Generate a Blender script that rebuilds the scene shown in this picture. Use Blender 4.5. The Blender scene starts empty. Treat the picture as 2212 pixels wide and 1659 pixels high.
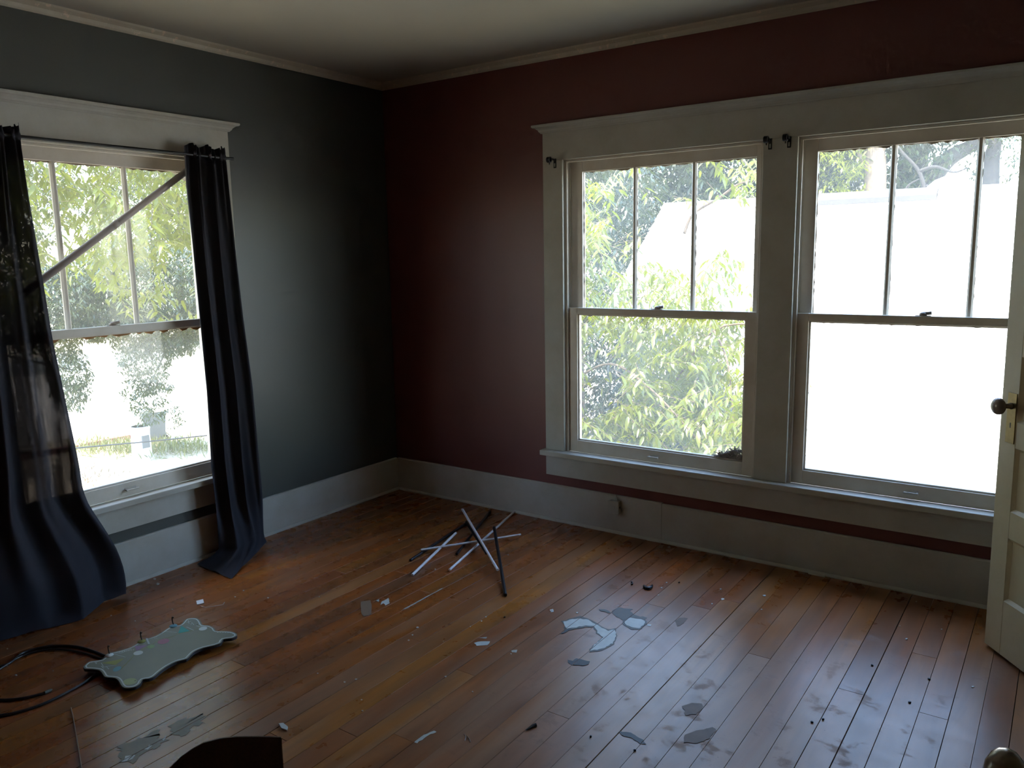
import bpy, bmesh, math, random
import numpy as np
from mathutils import Vector, Matrix
random.seed(7); rng = np.random.default_rng(7)
scn = bpy.context.scene
COL = scn.collection

# ------------------------------------------------------------------ camera
FPX, W, H = 1724.55, 2212, 1659
CAM = Vector((3.8096, -3.9999, 1.6061))
RT = Vector((0.81939347, 0.57295753, -0.01772005))
UP = Vector((-0.07572367, 0.1388315, 0.9874167))
FW = Vector((-0.56820794, 0.80774097, -0.15714407))
cam = bpy.data.cameras.new('camera'); cam.sensor_width = 36; cam.sensor_fit = 'HORIZONTAL'
cam.lens = FPX / W * 36; cam.clip_start = 0.02; cam.clip_end = 400
co = bpy.data.objects.new('camera', cam); COL.objects.link(co)
m = Matrix((RT, UP, -FW)).transposed().to_4x4(); m.translation = CAM
co.matrix_world = m
scn.camera = co

# ------------------------------------------------------------------ sky, sun, exposure
world = bpy.data.worlds.new('sky'); scn.world = world; world.use_nodes = True
wn = world.node_tree; wn.nodes.clear()
wo = wn.nodes.new('ShaderNodeOutputWorld'); bg = wn.nodes.new('ShaderNodeBackground')
sky = wn.nodes.new('ShaderNodeTexSky'); sky.sky_type = 'NISHITA'; sky.sun_disc = False
SUN_EL = math.radians(64); SUN_AZ = math.radians(188)
sky.sun_elevation = SUN_EL; sky.sun_rotation = SUN_AZ; sky.dust_density = 1.0
bg.inputs['Strength'].default_value = 1.6
wn.links.new(sky.outputs[0], bg.inputs[0]); wn.links.new(bg.outputs[0], wo.inputs[0])
sun = bpy.data.lights.new('sun', 'SUN'); sun.energy = 10; sun.angle = math.radians(0.53); sun.color = (1, 0.93, 0.80)
so = bpy.data.objects.new('sun', sun); COL.objects.link(so)
sdir = Vector((math.sin(SUN_AZ) * math.cos(SUN_EL), math.cos(SUN_AZ) * math.cos(SUN_EL), math.sin(SUN_EL)))
so.rotation_euler = (-sdir).to_track_quat('-Z', 'Y').to_euler(); so.location = (0, -12, 25)
vs = scn.view_settings; vs.view_transform = 'Standard'; vs.look = 'None'; vs.gamma = 1; vs.use_curve_mapping = False
vs.exposure = 0.75
cy = scn.cycles
cy.use_denoising = True; cy.max_bounces = 8; cy.diffuse_bounces = 5; cy.glossy_bounces = 4
cy.transmission_bounces = 6; cy.transparent_max_bounces = 16
cy.use_adaptive_sampling = True; cy.adaptive_threshold = .04; cy.adaptive_min_samples = 16
cy.caustics_reflective = False; cy.caustics_refractive = False; cy.sample_clamp_indirect = 6

# ------------------------------------------------------------------ pixel helpers
def ray(px, py):
    return (FW + RT * ((px - W / 2) / FPX) - UP * ((py - H / 2) / FPX))
def on(px, py, axis, val):
    d = ray(px, py); t = (val - CAM[axis]) / d[axis]; return CAM + d * t
def fl(px, py, z=0.0): return on(px, py, 2, z)
def proj(p):
    d = Vector(p) - CAM; z = d.dot(FW)
    if z < 0.05: return (-9999, -9999)
    return (W / 2 + FPX * d.dot(RT) / z, H / 2 - FPX * d.dot(UP) / z)

# ------------------------------------------------------------------ mesh helpers
class MB:
    def __init__(s, tf=None): s.bm = bmesh.new(); s.tf = tf
    def v(s, p): return s.bm.verts.new(s.tf(*p) if s.tf else p)
    def face(s, pts):
        try: return s.bm.faces.new([s.v(p) for p in pts])
        except ValueError: return None
    def box(s, a0, a1, b0, b1, c0, c1):
        vs_ = [s.v((a, b, c)) for a in (a0, a1) for b in (b0, b1) for c in (c0, c1)]
        for f in ((0,1,3,2),(4,6,7,5),(0,4,5,1),(2,3,7,6),(0,2,6,4),(1,5,7,3)): s.bm.faces.new([vs_[i] for i in f])
        return s
    def prism(s, poly, z0, z1):            # poly of (x,y) extruded in z
        b = [s.v((x, y, z0)) for x, y in poly]; t = [s.v((x, y, z1)) for x, y in poly]
        n = len(poly); s.bm.faces.new(list(reversed(b))); s.bm.faces.new(t)
        for i in range(n): s.bm.faces.new((b[i], b[(i+1) % n], t[(i+1) % n], t[i]))
        return s
    def extrude_profile(s, prof, u0, u1):   # prof of (w,z), swept along u
        a = [s.v((u0, w, z)) for w, z in prof]; b = [s.v((u1, w, z)) for w, z in prof]
        n = len(prof); s.bm.faces.new(a); s.bm.faces.new(list(reversed(b)))
        for i in range(n): s.bm.faces.new((a[i], b[i], b[(i+1) % n], a[(i+1) % n]))
        return s
    def tube(s, pts, r, n=8, cap=True):
        pts = [Vector(p) for p in pts]; rs = r if isinstance(r, (list, tuple)) else [r] * len(pts)
        rings = []; prev = None
        for i, p in enumerate(pts):
            t = (pts[min(i+1, len(pts)-1)] - pts[max(i-1, 0)]).normalized()
            if prev is None:
                a = Vector((0,0,1)) if abs(t.z) < 0.9 else Vector((1,0,0)); x = t.cross(a).normalized()
            else:
                x = (prev - t * prev.dot(t)).normalized()
            prev = x; y = t.cross(x)
            rings.append([s.v(p + (x * math.cos(2*math.pi*k/n) + y * math.sin(2*math.pi*k/n)) * rs[i]) for k in range(n)])
        for a, b in zip(rings, rings[1:]):
            for k in range(n): s.bm.faces.new((a[k], a[(k+1) % n], b[(k+1) % n], b[k]))
        if cap: s.bm.faces.new(list(reversed(rings[0]))); s.bm.faces.new(rings[-1])
        return s
    def lathe(s, prof, org, axis, n=20):    # prof of (r, h) along axis
        axis = Vector(axis).normalized(); a = Vector((0,0,1)) if abs(axis.z) < 0.9 else Vector((1,0,0))
        x = axis.cross(a).normalized(); y = axis.cross(x); org = Vector(org); rings = []
        for r, h in prof:
            rings.append([s.v(org + axis*h + (x*math.cos(2*math.pi*k/n) + y*math.sin(2*math.pi*k/n))*max(r, 1e-4)) for k in range(n)])
        for a_, b_ in zip(rings, rings[1:]):
            for k in range(n): s.bm.faces.new((a_[k], a_[(k+1) % n], b_[(k+1) % n], b_[k]))
        s.bm.faces.new(list(reversed(rings[0]))); s.bm.faces.new(rings[-1])
        return s
    def grid(s, rows):
        vv = [[s.v(p) for p in r] for r in rows]
        for a, b in zip(vv, vv[1:]):
            for i in range(len(a)-1): s.bm.faces.new((a[i], a[i+1], b[i+1], b[i]))
        return s
    def build(s, name, mat, parent=None, smooth=False, bevel=0, tri=False, recalc=True, loc=None):
        if recalc: bmesh.ops.recalc_face_normals(s.bm, faces=s.bm.faces[:])
        if tri: bmesh.ops.triangulate(s.bm, faces=s.bm.faces[:])
        me = bpy.data.meshes.new(name); s.bm.to_mesh(me); s.bm.free()
        if smooth: me.shade_smooth()
        o = bpy.data.objects.new(name, me); COL.objects.link(o)
        if mat: me.materials.append(mat)
        if parent: o.parent = parent
        if bevel:
            b = o.modifiers.new('bevel', 'BEVEL'); b.width = bevel; b.segments = 2; b.limit_method = 'ANGLE'; b.angle_limit = math.radians(40)
        return o
def recentre(o):
    """put a mesh thing's origin at the middle of its base"""
    me = o.data; co_ = np.empty(len(me.vertices)*3); me.vertices.foreach_get('co', co_); co_ = co_.reshape(-1, 3)
    c = (co_.min(0) + co_.max(0)) / 2; c[2] = co_[:, 2].min()
    co_ -= c; me.vertices.foreach_set('co', co_.ravel()); o.location = c; return o
def empty(name, loc=(0,0,0), rz=0):
    o = bpy.data.objects.new(name, None); COL.objects.link(o); o.location = loc; o.rotation_euler = (0, 0, rz); o.empty_display_size = .1
    return o
def tag(o, label, cat, group=None, kind=None):
    o['label'] = label; o['category'] = cat
    if group: o['group'] = group
    if kind: o['kind'] = kind
    return o
def struct(o, label, cat): return tag(o, label, cat, kind='structure')
def smooth_path(pts, n=8):
    pts = [Vector(p) for p in pts]; out = []
    for i in range(len(pts)-1):
        p0, p1, p2, p3 = pts[max(i-1,0)], pts[i], pts[i+1], pts[min(i+2, len(pts)-1)]
        for k in range(n):
            t = k / n
            out.append(0.5*((2*p1) + (p2-p0)*t + (2*p0-5*p1+4*p2-p3)*t*t + (3*p1-p0-3*p2+p3)*t**3))
    return out + [pts[-1]]

# ------------------------------------------------------------------ materials
def new_mat(name):
    mt = bpy.data.materials.new(name); mt.use_nodes = True; nt = mt.node_tree; nt.nodes.clear()
    out = nt.nodes.new('ShaderNodeOutputMaterial'); return mt, nt, out
def nd(nt, typ, **kw):
    n = nt.nodes.new(typ)
    for k, v_ in kw.items():
        if k.startswith('_'): setattr(n, k[1:], v_)
        else: n.inputs[k.replace('__', ' ')].default_value = v_
    return n
def noise(nt, vec, scale, detail=4, rough=.55, dist=0):
    n = nd(nt, 'ShaderNodeTexNoise'); n.inputs['Scale'].default_value = scale; n.inputs['Detail'].default_value = detail
    n.inputs['Roughness'].default_value = rough; n.inputs['Distortion'].default_value = dist
    if vec is not None: nt.links.new(vec, n.inputs['Vector'])
    return n.outputs['Fac']
def ramp(nt, fac, stops, interp='LINEAR'):
    r = nd(nt, 'ShaderNodeValToRGB'); r.color_ramp.interpolation = interp
    while len(r.color_ramp.elements) < len(stops): r.color_ramp.elements.new(.5)
    for e, (p, c) in zip(r.color_ramp.elements, stops):
        e.position = p; e.color = (*c, 1) if len(c) == 3 else c
    nt.links.new(fac, r.inputs[0]); return r.outputs[0]
def mixc(nt, fac, a, b, mode='MIX'):
    n = nd(nt, 'ShaderNodeMix', _data_type='RGBA', _blend_type=mode)
    for sock, v_ in ((n.inputs[0], fac), (n.inputs[6], a), (n.inputs[7], b)):
        if hasattr(v_, 'links') or hasattr(v_, 'is_linked'): nt.links.new(v_, sock)
        else: sock.default_value = v_ if isinstance(v_, (int, float)) else (*v_, 1)
    return n.outputs[2]
def mth(nt, op, a, b=None, clamp=False):
    n = nd(nt, 'ShaderNodeMath', _operation=op, _use_clamp=clamp)
    for i, v_ in enumerate((a, b)):
        if v_ is None: continue
        if hasattr(v_, 'is_linked'): nt.links.new(v_, n.inputs[i])
        else: n.inputs[i].default_value = v_
    return n.outputs[0]
def bump(nt, h, strength, dist=.01):
    b = nd(nt, 'ShaderNodeBump', Strength=strength, Distance=dist); nt.links.new(h, b.inputs['Height']); return b.outputs[0]
def plain(name, col, rough=.6, metal=0, spec=.5, var=.12, scale=30, bmp=0.0):
    mt, nt, out = new_mat(name); p = nd(nt, 'ShaderNodeBsdfPrincipled', Roughness=rough, Metallic=metal)
    p.inputs['Specular IOR Level'].default_value = spec
    geo = nd(nt, 'ShaderNodeTexCoord').outputs['Object']
    n = noise(nt, geo, scale)
    c = mixc(nt, n, [x*(1-var) for x in col], [min(1, x*(1+var)) for x in col])
    nt.links.new(c, p.inputs['Base Color'])
    if bmp: nt.links.new(bump(nt, n, bmp), p.inputs['Normal'])
    nt.links.new(p.outputs[0], out.inputs[0]); return mt

def paint_wall(name, col, rough=.5):
    mt, nt, out = new_mat(name); p = nd(nt, 'ShaderNodeBsdfPrincipled', Roughness=rough)
    g = nd(nt, 'ShaderNodeNewGeometry').outputs['Position']
    big = noise(nt, g, 1.3, 3); fine = noise(nt, g, 220, 3)
    c = mixc(nt, big, [x*.85 for x in col], [x*1.15 for x in col])
    spots = ramp(nt, noise(nt, g, 9, 2), [(.0, (0,0,0)), (.79, (0,0,0)), (.81, (1,1,1))])
    c = mixc(nt, mth(nt, 'MULTIPLY', spots, .25), c, (.3,.3,.28))
    nt.links.new(c, p.inputs['Base Color']); nt.links.new(bump(nt, fine, .12, .002), p.inputs['Normal'])
    nt.links.new(p.outputs[0], out.inputs[0]); return mt

def paint_trim(name, col, rough=.62, chips=(.35,.24,.15), chip_at=.78):
    mt, nt, out = new_mat(name); p = nd(nt, 'ShaderNodeBsdfPrincipled', Roughness=rough)
    g = nd(nt, 'ShaderNodeNewGeometry').outputs['Position']
    dirt = noise(nt, g, 5, 5, .65)
    c = mixc(nt, ramp(nt, dirt, [(.3, (0,0,0)), (.8, (1,1,1))]), col, [x*y for x, y in zip(col, (.8,.76,.68))])
    ch = ramp(nt, noise(nt, g, 26, 5, .7), [(chip_at, (0,0,0)), (chip_at+.03, (1,1,1))])
    c = mixc(nt, ch, c, chips)
    nt.links.new(c, p.inputs['Base Color']); nt.links.new(bump(nt, noise(nt, g, 60, 3), .1, .003), p.inputs['Normal'])
    nt.links.new(p.outputs[0], out.inputs[0]); return mt

def wood_floor():
    mt, nt, out = new_mat('worn_varnished_fir'); p = nd(nt, 'ShaderNodeBsdfPrincipled'); p.inputs['Specular IOR Level'].default_value = .5
    g = nd(nt, 'ShaderNodeNewGeometry').outputs['Position']
    rnd = nd(nt, 'ShaderNodeObjectInfo').outputs['Random']
    off = nd(nt, 'ShaderNodeCombineXYZ'); nt.links.new(mth(nt, 'MULTIPLY', rnd, 37.0), off.inputs[1]); nt.links.new(mth(nt, 'MULTIPLY', rnd, 11.0), off.inputs[2])
    add = nd(nt, 'ShaderNodeVectorMath', _operation='ADD'); nt.links.new(g, add.inputs[0]); nt.links.new(off.outputs[0], add.inputs[1])
    st = nd(nt, 'ShaderNodeVectorMath', _operation='MULTIPLY'); nt.links.new(add.outputs[0], st.inputs[0]); st.inputs[1].default_value = (1, .05, 1)
    grain = noise(nt, st.outputs[0], 42, 3, .5, .3)
    st2 = nd(nt, 'ShaderNodeVectorMath', _operation='MULTIPLY'); nt.links.new(add.outputs[0], st2.inputs[0]); st2.inputs[1].default_value = (1, .16, 1)
    streak = noise(nt, st2.outputs[0], 9, 3, .55, .6)
    base = ramp(nt, rnd, [(0, (.46,.142,.020)), (.25, (.40,.105,.019)), (.5, (.56,.200,.024)), (.75, (.35,.108,.022)), (1, (.49,.132,.018))])
    c = mixc(nt, ramp(nt, streak, [(.32, (0,0,0)), (.72, (1,1,1))]), mixc(nt, .5, base, (.12,.045,.020)), base)
    c = mixc(nt, mth(nt, 'MULTIPLY', grain, .62), c, (.09,.03,.012))
    # orange untouched varnish versus greyed, scuffed patches
    worn = noise(nt, st2.outputs[0], 5.5, 4, .55, .8)
    dist = nd(nt, 'ShaderNodeVectorMath', _operation='DISTANCE'); nt.links.new(g, dist.inputs[0]); dist.inputs[1].default_value = (3.15, -1.75, 0)
    centre = mth(nt, 'SUBTRACT', 1.0, mth(nt, 'MULTIPLY', dist.outputs['Value'], .52), clamp=True)
    wmask = ramp(nt, mth(nt, 'ADD', mth(nt, 'MULTIPLY', worn, .8), mth(nt, 'MULTIPLY', centre, .5)), [(.42, (0,0,0)), (.80, (1,1,1))])
    c = mixc(nt, mth(nt, 'MULTIPLY', wmask, .72), c, (.34,.210,.125))
    # dark grime specks and scuffs
    grime = ramp(nt, noise(nt, st2.outputs[0], 7, 3, .55, .8), [(.42, (0,0,0)), (.80, (1,1,1))])
    c = mixc(nt, mth(nt, 'MULTIPLY', grime, .55), c, (.060,.040,.028))
    # where the finish is scuffed away: brown peeled islands, black specks and fine scratches
    peel = ramp(nt, noise(nt, g, 8, 9, .70, .15), [(.56, (0,0,0)), (.63, (1,1,1))])
    c = mixc(nt, mth(nt, 'MULTIPLY', mth(nt, 'MULTIPLY', peel, centre), .7), c, (.20,.105,.060))
    speck = ramp(nt, noise(nt, g, 120, 5, .7), [(.64, (0,0,0)), (.70, (1,1,1))])
    c = mixc(nt, mth(nt, 'MULTIPLY', mth(nt, 'MULTIPLY', speck, centre), .9), c, (.035,.028,.024))
    nt.links.new(c, p.inputs['Base Color'])
    rg = mth(nt, 'ADD', mth(nt, 'SUBTRACT', mth(nt, 'MULTIPLY', wmask, .10), mth(nt, 'MULTIPLY', mth(nt, 'MULTIPLY', peel, centre), -.28)), mth(nt, 'ADD', .20, mth(nt, 'MULTIPLY', noise(nt, g, 12, 3, .55), .16)))
    nt.links.new(rg, p.inputs['Roughness'])
    h = mth(nt, 'ADD', mth(nt, 'MULTIPLY', grain, .6), mth(nt, 'MULTIPLY', noise(nt, g, 14, 3, .5), .7))
    nt.links.new(bump(nt, h, .05, .002), p.inputs['Normal'])
    nt.links.new(p.outputs[0], out.inputs[0]); return mt

def glass_mat():
    mt, nt, out = new_mat('old_dusty_glass')
    tr = nd(nt, 'ShaderNodeBsdfTransparent'); tr.inputs[0].default_value = (.95,.96,.95,1)
    gl = nd(nt, 'ShaderNodeBsdfGlossy', Roughness=.03); lw = nd(nt, 'ShaderNodeLayerWeight'); fr_ = mth(nt, 'ADD', mth(nt, 'MULTIPLY', mth(nt, 'POWER', lw.outputs['Facing'], 5.0), .85), .02)
    mx = nd(nt, 'ShaderNodeMixShader'); nt.links.new(fr_, mx.inputs[0]); nt.links.new(tr.outputs[0], mx.inputs[1]); nt.links.new(gl.outputs[0], mx.inputs[2])
    g = nd(nt, 'ShaderNodeNewGeometry').outputs['Position']
    tl = nd(nt, 'ShaderNodeBsdfTranslucent'); tl.inputs[0].default_value = (.9,.92,.86,1)
    dust = ramp(nt, noise(nt, g, 3.5, 6, .65, .4), [(.25, (.028,)*3), (.75, (.060,)*3)])
    mx2 = nd(nt, 'ShaderNodeMixShader'); nt.links.new(dust, mx2.inputs[0]); nt.links.new(mx.outputs[0], mx2.inputs[1]); nt.links.new(tl.outputs[0], mx2.inputs[2])
    nt.links.new(mx2.outputs[0], out.inputs[0]); return mt

def cloth_mat():
    mt, nt, out = new_mat('thin_navy_curtain_cloth')
    g = nd(nt, 'ShaderNodeNewGeometry').outputs['Position']
    c = mixc(nt, noise(nt, g, 7, 4), (.032,.032,.040), (.044,.043,.052))
    d = nd(nt, 'ShaderNodeBsdfPrincipled', Roughness=.85); nt.links.new(c, d.inputs['Base Color'])
    d.inputs['Specular IOR Level'].default_value = .08; d.inputs['Sheen Weight'].default_value = .02; d.inputs['Sheen Roughness'].default_value = .4; d.inputs['Sheen Tint'].default_value = (.3,.34,.6,1)
    nt.links.new(bump(nt, noise(nt, g, 500, 2), .2, .001), d.inputs['Normal'])
    tr = nd(nt, 'ShaderNodeBsdfTransparent'); tr.inputs[0].default_value = (.9,.82,.80,1)
    mx = nd(nt, 'ShaderNodeMixShader'); nt.links.new(d.outputs[0], mx.inputs[1]); nt.links.new(tr.outputs[0], mx.inputs[2])
    vsc = nd(nt, 'ShaderNodeVectorMath', _operation='MULTIPLY'); nt.links.new(g, vsc.inputs[0]); vsc.inputs[1].default_value = (1, 1, .12)
    f = ramp(nt, noise(nt, vsc.outputs[0], 14, 5, .6), [(.48, (.0025,)*3), (.78, (.034,)*3)])
    nt.links.new(f, mx.inputs[0]); nt.links.new(mx.outputs[0], out.inputs[0]); return mt

def leaf_mat(name, c1, c2, trans=.45):
    mt, nt, out = new_mat(name)
    rnd = nd(nt, 'ShaderNodeObjectInfo').outputs['Random']; g = nd(nt, 'ShaderNodeNewGeometry').outputs['Position']
    wn_ = nd(nt, 'ShaderNodeTexWhiteNoise'); 
    v_ = nd(nt, 'ShaderNodeVectorMath', _operation='SCALE'); nt.links.new(g, v_.inputs[0]); v_.inputs['Scale'].default_value = 4.0
    c = mixc(nt, ramp(nt, noise(nt, v_.outputs[0], 2.2, 4, .7), [(.3, (0,0,0)), (.7, (1,1,1))]), c1, c2)
    d = nd(nt, 'ShaderNodeBsdfPrincipled', Roughness=.30); nt.links.new(c, d.inputs['Base Color']); d.inputs['Specular IOR Level'].default_value = .8
    t = nd(nt, 'ShaderNodeBsdfTranslucent'); nt.links.new(mixc(nt, 1.0, c, (1.8,1.75,.30), 'MULTIPLY'), t.inputs[0])
    mx = nd(nt, 'ShaderNodeMixShader'); mx.inputs[0].default_value = trans
    nt.links.new(d.outputs[0], mx.inputs[1]); nt.links.new(t.outputs[0], mx.inputs[2]); nt.links.new(mx.outputs[0], out.inputs[0]); return mt

M = {}
M['green'] = paint_wall('dark_green_wall_paint', (.078,.084,.073), .42)
M['red'] = paint_wall('dark_red_wall_paint', (.160,.050,.042), .42)
M['cream_wall'] = paint_wall('cream_wall_paint', (.50,.46,.34), .6)
M['ceiling'] = paint_wall('ceiling_paint', (.46,.44,.37), .8)
M['trim'] = paint_trim('pale_grey_trim_paint', (.52,.52,.47))
M['sash'] = paint_trim('old_bloom_lifted_sash_paint', (.72,.68,.61), .4, (.25,.15,.08), .74)  # sash paint lightened to carry camera bloom around the panes
M['crown'] = paint_trim('peeling_crown_paint', (.50,.46,.37), .5, (.62,.50,.38), .60)
M['door'] = paint_trim('cream_door_paint', (.55,.49,.33), .4, (.30,.22,.14), .82)
M['floor'] = wood_floor()
M['subfloor'] = plain('dark_subfloor', (.012,.009,.007), .9)
M['glass'] = glass_mat()
M['cloth'] = cloth_mat()
M['blackmetal'] = plain('black_metal', (.012,.012,.012), .4, .3)
M['black'] = plain('black_plastic', (.010,.010,.011), .35)
M['white'] = plain('white_lacquered_rod', (.72,.72,.74), .35, var=.05)
M['pole'] = plain('grey_wood_pole', (.52,.47,.44), .55, scale=12)
M['iron'] = plain('painted_iron', (.33,.28,.23), .5, .2)
M['iron2'] = plain('dark_bronze', (.05,.042,.03), .45, .5)
M['lift'] = plain('painted_lift', (.55,.52,.46), .4)
M['brass'] = plain('aged_brass', (.30,.22,.09), .38, .8, scale=60, var=.35)
M['knob'] = plain('brown_mineral_knob', (.20,.155,.12), .25, .2)
M['rawwood'] = plain('raw_orange_wood', (.36,.17,.05), .7, scale=40, var=.4)
M['putty'] = plain('cracked_putty', (.42,.36,.28), .8, scale=80, var=.4)
M['lint'] = plain('grey_lint', (.34,.31,.28), .95, scale=40, var=.5)
M['outlet'] = plain('painted_outlet', (.42,.42,.37), .4)
M['board'] = plain('chalkboard_grey', (.165,.165,.115), .45, scale=8, var=.1)
M['boardedge'] = plain('board_dark_edge', (.02,.02,.022), .5)
M['chalk'] = plain('white_chalk_line', (.58,.62,.58), .7)
M['teal'] = plain('teal_print', (.06,.32,.27), .7); M['pink'] = plain('pink_print', (.42,.20,.24), .7)
M['yellow'] = plain('yellow_print', (.30,.30,.08), .7); M['purple'] = plain('purple_print', (.26,.16,.26), .7)
M['mint'] = plain('mint_print', (.26,.38,.18), .7); M['sky'] = plain('sky_print', (.16,.33,.36), .7); M['palegreen'] = plain('pale_green_print', (.36,.40,.20), .7)
M['stainpale'] = plain('pale_paint_stain', (.50,.52,.48), .5, scale=25, var=.25)
M['staindark'] = plain('dark_floor_stain', (.030,.031,.034), .5, scale=30, var=.4)
M['staingrey'] = plain('grey_floor_stain', (.075,.064,.048), .5, scale=14, var=.4)
M['stainscuff'] = plain('grey_scuff', (.15,.115,.075), .45, scale=22, var=.5)
M['stainbrown'] = plain('bare_wood_patch', (.135,.085,.055), .6, scale=30, var=.25)
M['paper'] = plain('white_paper', (.7,.7,.68), .7); M['tape'] = plain('yellowed_tape', (.22,.15,.10), .3)
M['chip'] = plain('white_paint_chip', (.52,.51,.47), .6)
M['plug'] = plain('grey_plug', (.10,.11,.09), .4)
M['panel'] = plain('brown_particle_board', (.070,.036,.015), .6, scale=160, var=.6, bmp=.2)
M['paneledge'] = plain('board_lit_cut_edge', (.25,.15,.06), .7, scale=80)  # cut edge coloured lighter for the light that catches it
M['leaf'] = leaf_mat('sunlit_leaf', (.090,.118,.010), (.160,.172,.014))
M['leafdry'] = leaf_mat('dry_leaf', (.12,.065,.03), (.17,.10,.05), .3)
M['leafdark'] = leaf_mat('self_shaded_leaf', (.022,.034,.011), (.036,.050,.014), .3)  # colour lowered to stand in for shade inside dense crowns
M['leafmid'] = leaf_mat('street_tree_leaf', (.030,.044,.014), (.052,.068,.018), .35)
M['bark'] = plain('pale_bark', (.15,.105,.07), .9, scale=14, var=.5, bmp=.6)
M['barkdark'] = plain('dark_bark', (.030,.024,.020), .9, scale=14, var=.5, bmp=.6)
M['shingle'] = plain('pale_shingle', (.72,.68,.60), .8, scale=9, var=.18, bmp=.2)
M['ridge'] = plain('grey_ridge_cap', (.060,.052,.046), .7)
M['siding'] = plain('white_siding', (.62,.60,.55), .7)
M['winglass'] = plain('dark_window_glass', (.03,.035,.04), .1)
M['ground'] = plain('dry_pale_ground', (.42,.34,.22), .9, scale=.8, var=.22)
M['road'] = plain('pale_concrete', (.46,.42,.34), .9, scale=2, var=.08)
M['grass'] = leaf_mat('dry_grass', (.15,.135,.05), (.09,.11,.035), .3)
M['bin'] = plain('grey_bin_plastic', (.115,.12,.125), .5)
M['post'] = plain('white_post', (.66,.65,.62), .7, scale=6, var=.2)
M['brick'] = plain('red_brick_border', (.26,.10,.07), .8)

# ------------------------------------------------------------------ dimensions
BASE, CROWN, CEIL = 0.2276, 2.70, 2.742
XR, YB = 4.10, -3.78              # closet wall, wall with the entry door
OZ0, OZ1 = 0.446, 2.147           # window opening
OW = 1.145
RED = lambda u, w, z: (u, w, z)
GRN = lambda u, w, z: (-w, u, z)
WIN = {1: (GRN, -2.485), 2: (RED, 1.371), 3: (RED, 2.682)}
T0, T1 = 0.02, 0.20               # wall surface / outer face, measured from the trim face

# ------------------------------------------------------------------ room shell
def wall_with_holes(name, tf, u0, u1, holes, mat, zt=CEIL+.1, w0=T0, w1=T1):
    b = MB(tf); us = u0
    for h0, h1, z0, z1 in holes:
        b.box(us, h0, w0, w1, 0, zt)
        if z0 > 0: b.box(h0, h1, w0, w1, 0, z0)
        b.box(h0, h1, w0, w1, z1, zt); us = h1
    b.box(us, u1, w0, w1, 0, zt)
    return b.build(name, mat)
wl = wall_with_holes('wall_left', GRN, -4.0, T1, [(-2.485, -1.340, OZ0-.03, OZ1+.01)], M['green'])
struct(wl, 'dark green painted wall with one window', 'wall')
wr = wall_with_holes('wall_right', RED, -T1+.18, 4.5, [(1.371, 2.516, OZ0-.03, OZ1+.01), (2.682, 3.827, OZ0-.03, OZ1+.01)], M['red'])
struct(wr, 'dark red painted wall with the double window', 'wall')
we = wall_with_holes('wall_east', lambda u, w, z: (XR + w - T0, u, z), -4.0, .2, [(-1.78, -1.00, 0, 2.03)], M['green'])
struct(we, 'dark wall with the closet doorway', 'wall')
wb = wall_with_holes('wall_back', lambda u, w, z: (u, YB - w + T0, z), -.2, 4.3, [(3.06, 3.87, 0, 2.05)], M['red'], w1=.14)
struct(wb, 'wall with the entry doorway', 'wall')
b = MB(); b.box(-.2, 4.5, -4.0, .2, CEIL, CEIL+.12); struct(b.build('ceiling', M['ceiling']), 'plain off-white plaster ceiling', 'ceiling')
fo = MB().box(-.2, 4.5, -5.6, .2, -.05, -.019).build('floor', M['subfloor']); struct(fo, 'worn reddish brown plank floor with stains', 'floor')
# hall behind the camera and closet behind the open door
b = MB(); b.box(2.3, 2.4, -5.5, -3.9, 0, 2.7); b.box(4.3, 4.4, -5.5, -3.9, 0, 2.7); b.box(2.3, 4.4, -5.6, -5.5, 0, 2.7); b.box(2.3, 4.4, -5.6, -3.9, 2.7, 2.8)
struct(b.build('wall_hall', M['cream_wall']), 'cream walls of the hall outside the entry', 'wall')
b = MB(); b.box(4.28, 5.0, -1.95, -1.9, 0, 2.4); b.box(4.28, 5.0, -.88, -.83, 0, 2.4); b.box(5.0, 5.05, -1.95, -.83, 0, 2.4); b.box(4.28, 5.05, -1.95, -.83, 2.4, 2.45); b.box(4.28, 5.05, -1.95, -.83, -.05, 0)
struct(b.build('wall_closet', M['cream_wall']), 'inside walls of the closet', 'wall')

# floor planks
PITCH, X00 = 0.0913, 0.0035
k = 0
JOINT = {35: [-1.06], 38: [-1.07], 31: [-.98], 37: [-.62]}
while X00 + (k-1)*PITCH < XR - .02:
    x0 = X00 + (k-1)*PITCH; x1 = x0 + PITCH
    gap = random.choice([.0010, .0014, .0020, .0032])
    a0, a1 = max(x0 + gap, -.015), min(x1 - .0004, XR+.1)
    cuts = sorted(JOINT.get(k-1, []) + [random.uniform(-3.6, -.2) for _ in range(random.choice([0, 1, 1]) if k-1 not in JOINT else 0)], reverse=True)
    ys = [.015] + cuts + [-5.4 if x0 > 2.4 else -3.79]
    for ya, yb in zip(ys, ys[1:]):
        if ya - yb < .15: continue
        dz = random.uniform(-.0004, .0004); c = .0003
        bb = MB(); top = .0 + dz
        bb.box(a0, a1, yb + .0008, ya - .0008, -.018, top - c)
        o = bb.build('plank', M['floor'], fo)
        # chamfered top
        bm = bmesh.new(); bm.from_mesh(o.data)
        tf_ = max(bm.faces, key=lambda f: f.calc_center_median().z)
        bmesh.ops.bevel(bm, geom=list(tf_.edges), offset=c, segments=1, affect='EDGES'); bm.to_mesh(o.data); bm.free()
    k += 1

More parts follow.
